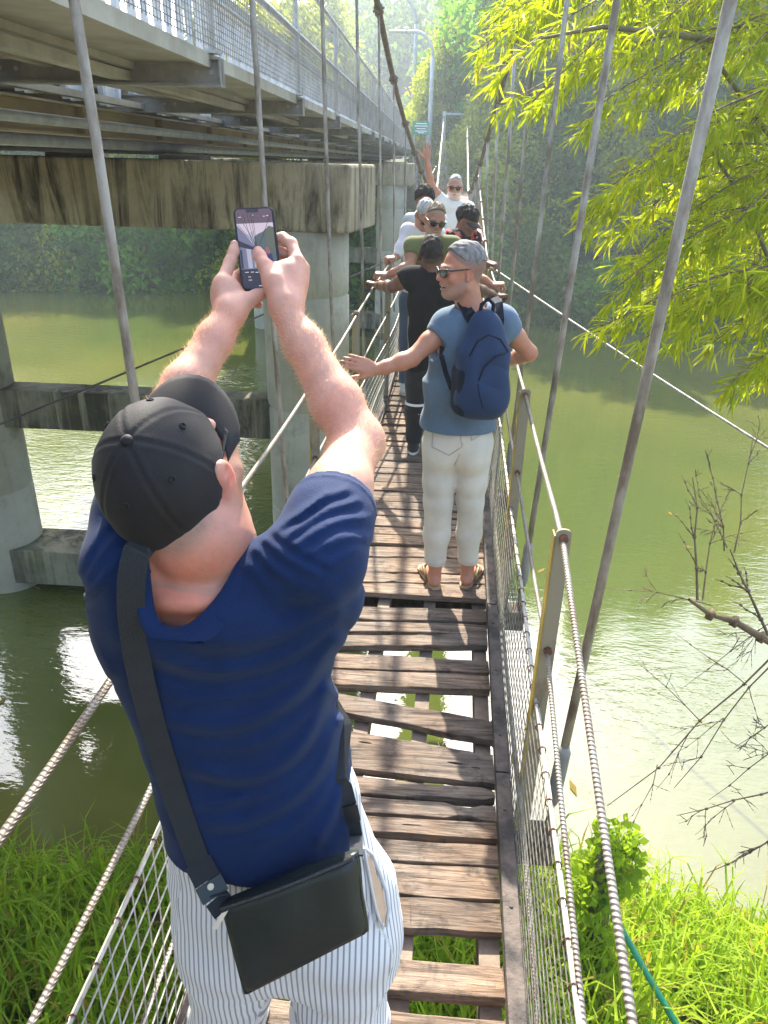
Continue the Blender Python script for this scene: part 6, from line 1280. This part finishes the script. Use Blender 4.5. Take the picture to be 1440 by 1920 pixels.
p2.chain([hpL+np.array([0, 0, 0.05]), hpL+(knL-hpL)*0.6, knL, knL+(anL-knL)*0.5, anL+np.array([0, 0, 0.035])], [0.094, 0.084, 0.076, 0.068, 0.053], 0.025); p2.chain([hpR+np.array([0, 0, 0.05]), hpR+(knR-hpR)*0.6, knR, knR+(anR-knR)*0.5, anR+np.array([0, 0, 0.035])], [0.094, 0.080, 0.071, 0.064, 0.052], 0.025)
def pants_f(X, Y, Z, D):
    D = wrinkle(0.0024, 21, 0.7, (0.9, 0.1, 1))(X, Y, Z, D); D = wrinkle(0.0032, 44, 2.7, (1, 0.3, 0.22))(X, Y, Z, D); zc = anL[2]+0.03; return D-0.003*np.exp(-((Z-zc-0.02)/0.014)**4)
p2.fn(pants_f); p2.fn(cut_above((0, 0, -1), (0, 0, anL[2]+0.022))); pt2 = sdf_obj('trousers', p2, 0.0055, CRM, BM)
ph2 = SDF(); ph2.ops = [q for q in p2.ops if q[0] != 'f']
STI = m_cloth('cream_seam', (0.40, 0.36, 0.29), 0.1, 0.9, 300, 0.1)
for pl in ([(812, 800), (810, 838), (842, 854), (866, 838), (862, 806)], [(880, 800), (884, 826), (908, 812)]):
    pts = []
    for a_, b_ in zip(pl[:-1], pl[1:]): pts += [(a_[0]+(b_[0]-a_[0])*t, a_[1]+(b_[1]-a_[1])*t) for t in np.linspace(0, 1, 5)[:-1]]
    mb = MB(); mb.tube([ph2.hit(*q, 2.5, 0.002) for q in pts+[pl[-1]]], 0.0028, 5); mb.build('back_pocket', STI, pt2, smooth=True)
mb = MB(); mb.tube([ph2.hit(x, y, 2.5, 0.001) for x, y in ((872, 806), (868, 832), (860, 856), (852, 872))], 0.0030, 5); mb.build('seam', STI, pt2, smooth=True)
FF = nmat('tan_rubber', (0.42, 0.29, 0.17), (0.34, 0.23, 0.13), 14, 0.8, 0.15, 0.003); FS = nmat('olive_gold_strap', (0.20, 0.16, 0.05), (0.10, 0.085, 0.03), 40, 0.5, 0.1)
for a_, d_, sg in ((anL, ftL, 1), (anR, ftR, -1)):
    fa = np.array([a_[0], a_[1]-0.01, -2.094]); r = np.cross(d_, (0, 0, 1.0)); out = [(-0.052, 0.0), (-0.048, 0.022), (-0.02, 0.034), (0.05, 0.034), (0.12, 0.044), (0.18, 0.046), (0.215, 0.030), (0.225, 0.0), (0.215, -0.030), (0.18, -0.046), (0.12, -0.040), (0.05, -0.034), (-0.02, -0.034), (-0.048, -0.022)]
    mb = MB(); mb.prism([fa+d_*u+r*v for u, v in out], (0, 0, 0.019)); o = mb.build('flip_flop', FF, BM, bevel=0.004)
    toe = fa+d_*0.165+r*0.010*sg+np.array([0, 0, 0.055]); mb = MB()
    for q in (-1, 1): mb.tube([toe, fa+d_*0.11+r*q*0.034+np.array([0, 0, 0.068]), fa+d_*0.045+r*q*0.040+np.array([0, 0, 0.050]), fa+d_*0.02+r*q*0.037+np.array([0, 0, 0.018])], [0.006, 0.008, 0.008, 0.007], 6)
    mb.build('strap', FS, o, smooth=True)
# backpack
BP = thing('backpack', 'navy blue backpack with dark straps worn by the grey haired man', 'backpack', PY(910, 690, 3.36))
BPM = m_cloth('navy_nylon', (0.012, 0.032, 0.085), 0.15, 0.6, 350, 0.35, 0.05); BPD = m_cloth('dark_navy_nylon', (0.007, 0.011, 0.022), 0.15, 0.95, 350, 0.35, 0.05)
bk = SDF(); bc = PY(905, 688, 3.36); Bz = unit(PY(914, 600, 3.39)-PY(902, 780, 3.36)); Bx = unit(np.array([0.93, 0.30, 0.0])-Bz*(np.array([0.93, 0.30, 0.0]) @ Bz)); BB = np.stack([Bx, np.cross(Bz, Bx), Bz], 1)
bk.rbox(bc+Bz*-0.055, (0.118, 0.072, 0.165), 0.06, BB, 0.05); bk.ell(bc+Bz*0.09, (0.100, 0.068, 0.165), BB, 0.06); bk.ell(bc+Bz*-0.13-BB[:, 1]*0.02, (0.125, 0.078, 0.110), BB, 0.05)
bk.fn(wrinkle(0.005, 24, 3.3, (0.8, 0.2, 0.6))); bo = sdf_obj('pack', bk, 0.0055, BPM, BP)
bh = SDF(); bh.ops = bk.ops[:3]
fp2 = SDF(); fp2.ell(bc+Bz*-0.075-BB[:, 1]*0.055+Bx*0.012, (0.098, 0.040, 0.125), BB, 0.02); fp2.fn(wrinkle(0.003, 30, 1.3, (0.3, 0.2, 1))); sdf_obj('front_pocket', fp2, 0.0055, BPM, bo)
mb = MB(); mb.tube([bh.hit(x, y, 2.5, 0.002) for x, y in ((880, 668), (895, 640), (915, 628), (938, 636), (953, 660))], 0.0045, 6); mb.build('zip', BPD, bo, smooth=True)
mb = MB(); mb.tube([bh.hit(x, y, 2.5, 0.006) for x, y in ((897, 715), (908, 688), (930, 668), (950, 662))], 0.0035, 6); mb.tube([bh.hit(x, y, 2.5, 0.004) for x, y in ((896, 720), (900, 745), (906, 765))], 0.0025, 6); mb.build('pocket_zip', BPD, bo, smooth=True)
dk = SDF(); dk.rbox(bc+Bz*-0.10-Bx*0.092+BB[:, 1]*0.012, (0.034, 0.068, 0.105), 0.028, BB, 0.02); dk.ell(bc+Bz*-0.185, (0.118, 0.072, 0.055), BB, 0.04); sdf_obj('base_panel', dk, 0.0055, BPD, bo)
mb = MB(); mb.tube([bc+Bz*0.235-Bx*0.030, bc+Bz*0.275-Bx*0.028-BB[:, 1]*0.01, bc+Bz*0.30-BB[:, 1]*0.015, bc+Bz*0.275+Bx*0.028-BB[:, 1]*0.01, bc+Bz*0.235+Bx*0.030], 0.009, 8); mb.build('grab_handle', BPD, bo, smooth=True)
ts = SDF(); ts.ops = [q for q in s_.ops if q[0] != 'f']
for pts, wd in (([(878, 556), (868, 572), (880, 590), (896, 612), (904, 628)], 0.055), ([(925, 552), (932, 572), (934, 600), (930, 626)], 0.055)):
    q = [ts.hit(x, y, 2.5, 0.010) for x, y in pts]; q = [q[0]+np.array([0, 0.03, -0.012])]+q; mb = MB(); ribbon(mb, q, wd, 0.010); mb.build('shoulder_strap', BPD, BP)
q = [ts.hit(x, y, 2.5, 0.008) for x, y in ((828, 668), (836, 700), (846, 728))]; mb = MB(); ribbon(mb, [q[0]+np.array([0.0, 0.10, 0.06])]+q+[bc+Bz*-0.13-Bx*0.09], 0.022, 0.003); mb.build('strap_webbing', BPD, BP)

# ------------------------------------------------------------------ the other six people farther along
def figure(label, skin, mat_sk, H, nk, pv, sL, sR, eL, wL, eR, wR, shirt, trousers, sleeve=0.42, handL=None, handR=None, zf=-2.09, foot=(0, -1, 0), beard=None, bamt=0.7, hairc=None, hamt=0.8, smile=False, wd=1.0, shoes=None, wr=0.006, seed=1.0, ntilt=(0, -0.25, 1), long=False, lips=(0.42, 0.17, 0.14), neck=0.055):
    r = thing('person', label, 'person', (pv[0], pv[1], zf)); b = SDF(); H.build(b, smile=smile); b.cone(H.w(0, -0.022, -0.04), nk, 0.056, 0.062, 0.03)
    torso(b, nk, pv, sL, sR, -0.012, wd); arm(b, sL, eL, wL, 1.0, 0.047*wd, 0.039, 0.039, 0.026); arm(b, sR, eR, wR, 1.0, 0.047*wd, 0.039, 0.039, 0.026)
    for w_, hs in ((wL, handL), (wR, handR)):
        if hs: hand(b, w_, *hs)
    x = unit((sR-sL)*np.array([1, 1, 0])); hp = [pv-x*0.085+np.array([0, 0, -0.06]), pv+x*0.085+np.array([0, 0, -0.06])]; an = [np.array([pv[0], pv[1], zf+0.09])-x*0.10, np.array([pv[0], pv[1]+0.03, zf+0.09])+x*0.10]
    for h_, a_ in zip(hp, an): b.chain([h_, (h_+a_)/2+np.array([0, 0, 0.02]), a_], [0.07, 0.05, 0.036], 0.03)
    lo, hi = b.bounds(); sp_ = nk[2]-0.07; cf = H.colours(skin, beard=beard, bamt=bamt, hairc=hairc, hamt=hamt, lips=lips)
    sdf_obj('body', b, 0.008, mat_sk, r, boxes=[(lo, (hi[0], hi[1], sp_), 0.0085), ((lo[0], lo[1], sp_-0.006), hi, 0.0045)], colf=cf)
    s_ = SDF(); torso(s_, nk, pv, sL, sR, 0.008, wd)
    cuts = []
    for q, e, w_ in ((sL, eL, wL), (sR, eR, wR)):
        if long: s_.chain([q, e, e+(w_-e)*0.93], [0.062, 0.052, 0.040], 0.03); cuts.append((e+(w_-e)*0.88, unit(w_-e), 0.030))
        else: s_.cone(q, q+(e-q)*(sleeve+0.08), 0.064*wd, 0.061*wd, 0.04); cuts.append((q+(e-q)*sleeve, unit(e-q), 0.053*wd))
    s_.fn(tee_f(nk+np.array([0, 0, 0.012]), cuts, (0, 0, pv[2]-0.06), neck=neck, wr=wr, seed=seed, ntilt=ntilt)); sh = sdf_obj('shirt', s_, 0.0075, shirt, r)
    p_ = SDF(); p_.ell(pv+np.array([0, 0, -0.03]), (0.165*wd, 0.125*wd, 0.12), None, 0.05)
    for h_, a_ in zip(hp, an): p_.chain([h_, (h_+a_)/2, a_+np.array([0, 0, 0.03])], [0.098, 0.078, 0.062], 0.03)
    p_.fn(wrinkle(0.004, 30, seed)); tr_ = sdf_obj('trousers', p_, 0.008, trousers, r)
    for a_ in an: shoe('shoe', a_, foot, shoes or SH, r, zf)
    return r, sh, tr_, an
BLK = m_cloth('black_cotton', (0.006, 0.005, 0.0055), 0.2, 0.9, 400, 0.25, 0.0); BLKT = m_cloth('black_tracksuit', (0.010, 0.010, 0.013), 0.2, 0.7, 400, 0.25); OLV = m_cloth('olive_cotton', (0.135, 0.150, 0.055), 0.15, 0.9, 400, 0.25, 0.15); WHT = m_cloth('white_cotton', (0.70, 0.72, 0.74), 0.05, 0.9, 400, 0.25, 0.1); DNM = m_cloth('blue_denim', (0.05, 0.08, 0.14), 0.2, 0.9, 400, 0.3); KHK = m_cloth('khaki_cotton', (0.30, 0.25, 0.17), 0.15, 0.9, 400, 0.3); GRY = m_cloth('grey_cotton', (0.2, 0.2, 0.21), 0.15, 0.9, 400, 0.3)
WBS = m_cloth('black_white_trainer', (0.03, 0.03, 0.03))
# from behind, black tee, both hands on the hand ropes
Y3 = 5.5; xr = lambda y, s_: np.array([cx(y)+s_*railw(y), y, railz(y, s_, True)])
b3, sh3, t3, an3 = figure('dark haired man seen from behind in a black tee and black striped track pants', np.array([0.150, 0.072, 0.043]), SKIN_DARK, Head(PY(809, 479, Y3), basis((0.05, 1, -0.05)), 1.0), PY(812, 512, Y3), PY(806, 690, Y3+0.02), PY(769, 520, Y3), PY(862, 520, Y3),
    PY(736, 538, Y3), xr(5.85, -1)+np.array([0.040, -0.05, 0.035]), PY(893, 542, Y3), xr(5.75, 1)+np.array([-0.05, -0.05, 0.035]), BLK, BLKT, 0.50, ((-0.6, 0.6, 0.10), (0, 0.2, 1), 1, 'grip'), ((0.6, 0.6, 0.05), (0, 0.2, 1), -1, 'grip'), -2.065, (0, 1, 0), hairc=(0.02, 0.014, 0.012), hamt=0.85, wd=1.08, ntilt=(0, 0.1, 1), shoes=WBS, seed=4.0)
Head3 = Head(PY(809, 479, Y3), basis((0.05, 1, -0.05)), 1.0); Head3.hair('hair', 0.013, m_hair((0.03, 0.024, 0.022), 'dark_wavy_hair'), b3, 0.006, top=1.1, side=0.3, cut=0.040, h=0.0035)
WST = m_cloth('white_stripe', (0.7, 0.71, 0.74), 0.05)
for a_, i in zip(an3, (0, 1)):
    for z, hh in ((0.405, 0.018), (0.355, 0.042)):
        top = np.array([a_[0], a_[1], 0]); pvx = PY(806, 690, Y3+0.02); tt = (z-0.09)/(pvx[2]-0.06+2.065-0.09); cxx = a_+(np.array([pvx[0]+(-0.085 if i == 0 else 0.085), pvx[1], pvx[2]-0.06])-a_)*tt; rr = 0.070+0.017*tt
        mb = MB(); mb.tube([(cxx[0], cxx[1], -2.065+z-hh/2), (cxx[0], cxx[1], -2.065+z+hh/2)], rr+0.006, 22); mb.build('trouser_stripe', WST, t3, smooth=False)
# olive tee, facing us
Y4 = 6.3; H4 = Head(PY(815, 414, Y4), basis((0.24, -0.92, -0.20), (0.14, 0, 1)), 0.98)
b4, *_ = figure('smiling man in an olive tee and aviator sunglasses facing the camera', np.array([0.38, 0.18, 0.11]), SKIN, H4, PY(812, 452, Y4+0.03), PY(806, 590, Y4+0.05), PY(850, 462, Y4), PY(775, 462, Y4), PY(868, 500, Y4-0.05), xr(6.1, 1)+np.array([-0.05, 0, 0.03]), PY(768, 500, Y4-0.12), xr(6.15, -1)+np.array([0.07, 0, 0.035]), OLV, KHK, 0.50,
    ((0.7, -0.2, 0.1), (0, -0.2, 1), 1, 'grip'), ((-0.75, -0.2, 0.1), (0, -0.2, 1), -1, 'grip'), dz(Y4), (0, -1, 0), beard=(0.42, 0.38, 0.34), bamt=0.45, hairc=(0.28, 0.24, 0.20), hamt=0.7, smile=True, wd=1.0, seed=2.0)
H4.hair('hair', 0.013, m_hair((0.24, 0.19, 0.14), 'greying_brown_hair'), b4, 0.007, front=0.006, top=1.2, side=0.15, cut=0.030, h=0.0045); H4.glasses(b4, 0.024, 0.030, 0.0035)
d_ = SDF(); d_.ell(H4.w(0, 0.088, -0.0565), np.array([0.020, 0.010, 0.0040]), H4.B); sdf_obj('teeth', d_, 0.0022, TEETH, b4)
# white long sleeves, grey hair, looking down
Y5 = 6.9; H5 = Head(PY(797, 404, Y5), basis((0.25, -0.72, -0.62), (0.05, 0, 1)), 1.0)
b5, *_ = figure('grey haired man in a white long sleeved top bending his head over the left rope', np.array([0.40, 0.20, 0.13]), SKIN, H5, PY(789, 432, Y5+0.08), PY(786, 545, Y5+0.1), PY(818, 440, Y5+0.05), PY(766, 434, Y5+0.02), PY(826, 490, Y5), xr(6.6, 1)+np.array([-0.2, 0, -0.05]), PY(752, 466, Y5-0.08), xr(6.75, -1)+np.array([0.05, 0, 0.045]), m_cloth('white_jersey', (0.62, 0.62, 0.68), 0.05, 0.9, 400, 0.25, 0.1), DNM, 0.5,
    ((0.2, -0.8, -0.2), (0, 0, 1), 1, 'relax'), ((-0.7, -0.4, 0.0), (0, -0.2, 1), -1, 'grip'), dz(Y5), (0, -1, 0), hairc=(0.42, 0.42, 0.42), hamt=0.8, long=True, seed=5.0, wd=0.98, neck=0.075)
H5.hair('hair', 0.014, m_hair((0.40, 0.40, 0.40), 'silver_hair'), b5, 0.005, top=0.9, side=0.4, h=0.0045); H5.glasses(b5, 0.020, 0.028, 0.0035)
# hidden man at the back, only hair and a shoulder show
Y6 = 8.2; H6 = Head(PY(796, 378, Y6), basis((0.1, -1, -0.3)), 1.0)
b6, *_ = figure('dark haired man almost hidden at the back, only hair and a pale shoulder showing', np.array([0.22, 0.11, 0.07]), SKIN_DARK, H6, PY(795, 404, Y6+0.05), PY(795, 510, Y6+0.05), PY(824, 414, Y6), PY(770, 414, Y6), PY(830, 455, Y6), PY(828, 485, Y6-0.1), PY(766, 455, Y6), PY(772, 485, Y6-0.1), m_cloth('pale_grey_cotton', (0.5, 0.53, 0.55)), DNM, 0.5, ((0, -0.3, -1), (1, 0, 0), 1, 'relax'), ((0, -0.3, -1), (-1, 0, 0), -1, 'relax'), dz(Y6), (0, -1, 0), hairc=(0.02, 0.015, 0.013), seed=6.0)
H6.hair('hair', 0.026, m_hair((0.022, 0.017, 0.015), 'black_hair'), b6, 0.010, top=1.2, side=0.9, h=0.005)
# waving man
Y7 = 8.8; H7 = Head(PY(853, 352, Y7), basis((-0.02, -1, -0.06), (0.05, 0, 1)), 1.0)
b7, *_ = figure('white bearded man in a white tee and sunglasses waving with one arm straight up', np.array([0.46, 0.23, 0.15]), SKIN, H7, PY(853, 381, Y7+0.04), PY(850, 475, Y7+0.05), PY(877, 391, Y7), PY(831, 383, Y7), PY(893, 425, Y7-0.2), PY(902, 447, 8.35), PY(808, 346, Y7-0.02), PY(801, 301, Y7-0.05), WHT, GRY, 0.46,
    ((0.35, -0.5, -0.15), (0.2, -0.2, 1), 1, 'grip'), ((-0.08, -0.06, 1), (0.1, 1, 0.1), 1, 'open', 1.02), dz(Y7), (0, -1, 0), beard=(0.66, 0.62, 0.58), bamt=0.75, hairc=(0.55, 0.52, 0.49), hamt=0.6, wd=1.03, seed=3.0)
H7.hair('hair', 0.012, m_hair((0.42, 0.40, 0.38), 'white_short_hair'), b7, 0.004, top=0.8, side=0.15, cut=0.03, h=0.0045); H7.glasses(b7, 0.021, 0.029, 0.0035)
# floral shirt and black cap
t = NT('floral_print'); vo = t.n('TexVoronoi'); vo.inputs['Scale'].default_value = 27; mp = t.n('Mapping'); n_ = t.n('TexNoise'); n_.inputs['Scale'].default_value = 13; t.l(t.coord(), n_.inputs[0]); ad = t.n('MixRGB') if False else None
t.l(t.mix(0.10, t.coord(), n_.outputs['Color']), vo.inputs['Vector']); sp = t.n('SeparateColor'); t.l(vo.outputs['Color'], sp.inputs[0])
q = t.n('ValToRGB'); q.color_ramp.interpolation = 'CONSTANT'; e = q.color_ramp.elements
for i, (p_, c) in enumerate(((0.0, (0.010, 0.012, 0.016)), (0.40, (0.42, 0.045, 0.05)), (0.58, (0.42, 0.42, 0.38)), (0.68, (0.010, 0.012, 0.016)), (0.80, (0.05, 0.10, 0.04)), (0.90, (0.55, 0.18, 0.16)))):
    el = e[i] if i < 2 else e.new(p_); el.position = p_; el.color = (*c, 1)
t.l(sp.outputs[0], q.inputs[0]); t.set(base=q.outputs[0], rough=0.85, spec=0.2)
Y8 = 7.2; H8 = Head(PY(876, 414, Y8), basis((0.80, -0.52, -0.42), (0.12, 0, 1)), 1.0)
b8, *_ = figure('man in a dark floral shirt and black cap looking down to the right', np.array([0.17, 0.082, 0.052]), SKIN_DARK, H8, PY(864, 438, Y8+0.05), PY(860, 545, Y8+0.05), PY(886, 447, Y8+0.05), PY(843, 447, Y8-0.08), PY(896, 480, Y8-0.05), xr(6.9, 1)+np.array([-0.03, 0, 0.04]), PY(842, 488, Y8-0.15), PY(858, 505, Y8-0.3), t.m, DNM, 0.6,
    ((0.5, -0.4, -0.1), (0, -0.2, 1), 1, 'grip'), ((0.3, -0.6, -0.2), (0, 0, 1), -1, 'relax'), dz(Y8), (0.3, -1, 0), hairc=(0.015, 0.012, 0.011), hamt=0.95, beard=(0.03, 0.02, 0.018), bamt=0.35, seed=7.0)
H8.hair('hair', 0.022, m_hair((0.018, 0.014, 0.013), 'black_curls'), b8, 0.010, top=0.4, side=1.0, h=0.0045)
cap_on(H8, b8, m_cloth('black_cap_cotton', (0.014, 0.014, 0.016), 0.2, 0.7), 0.98, 0.075, 0.0045)
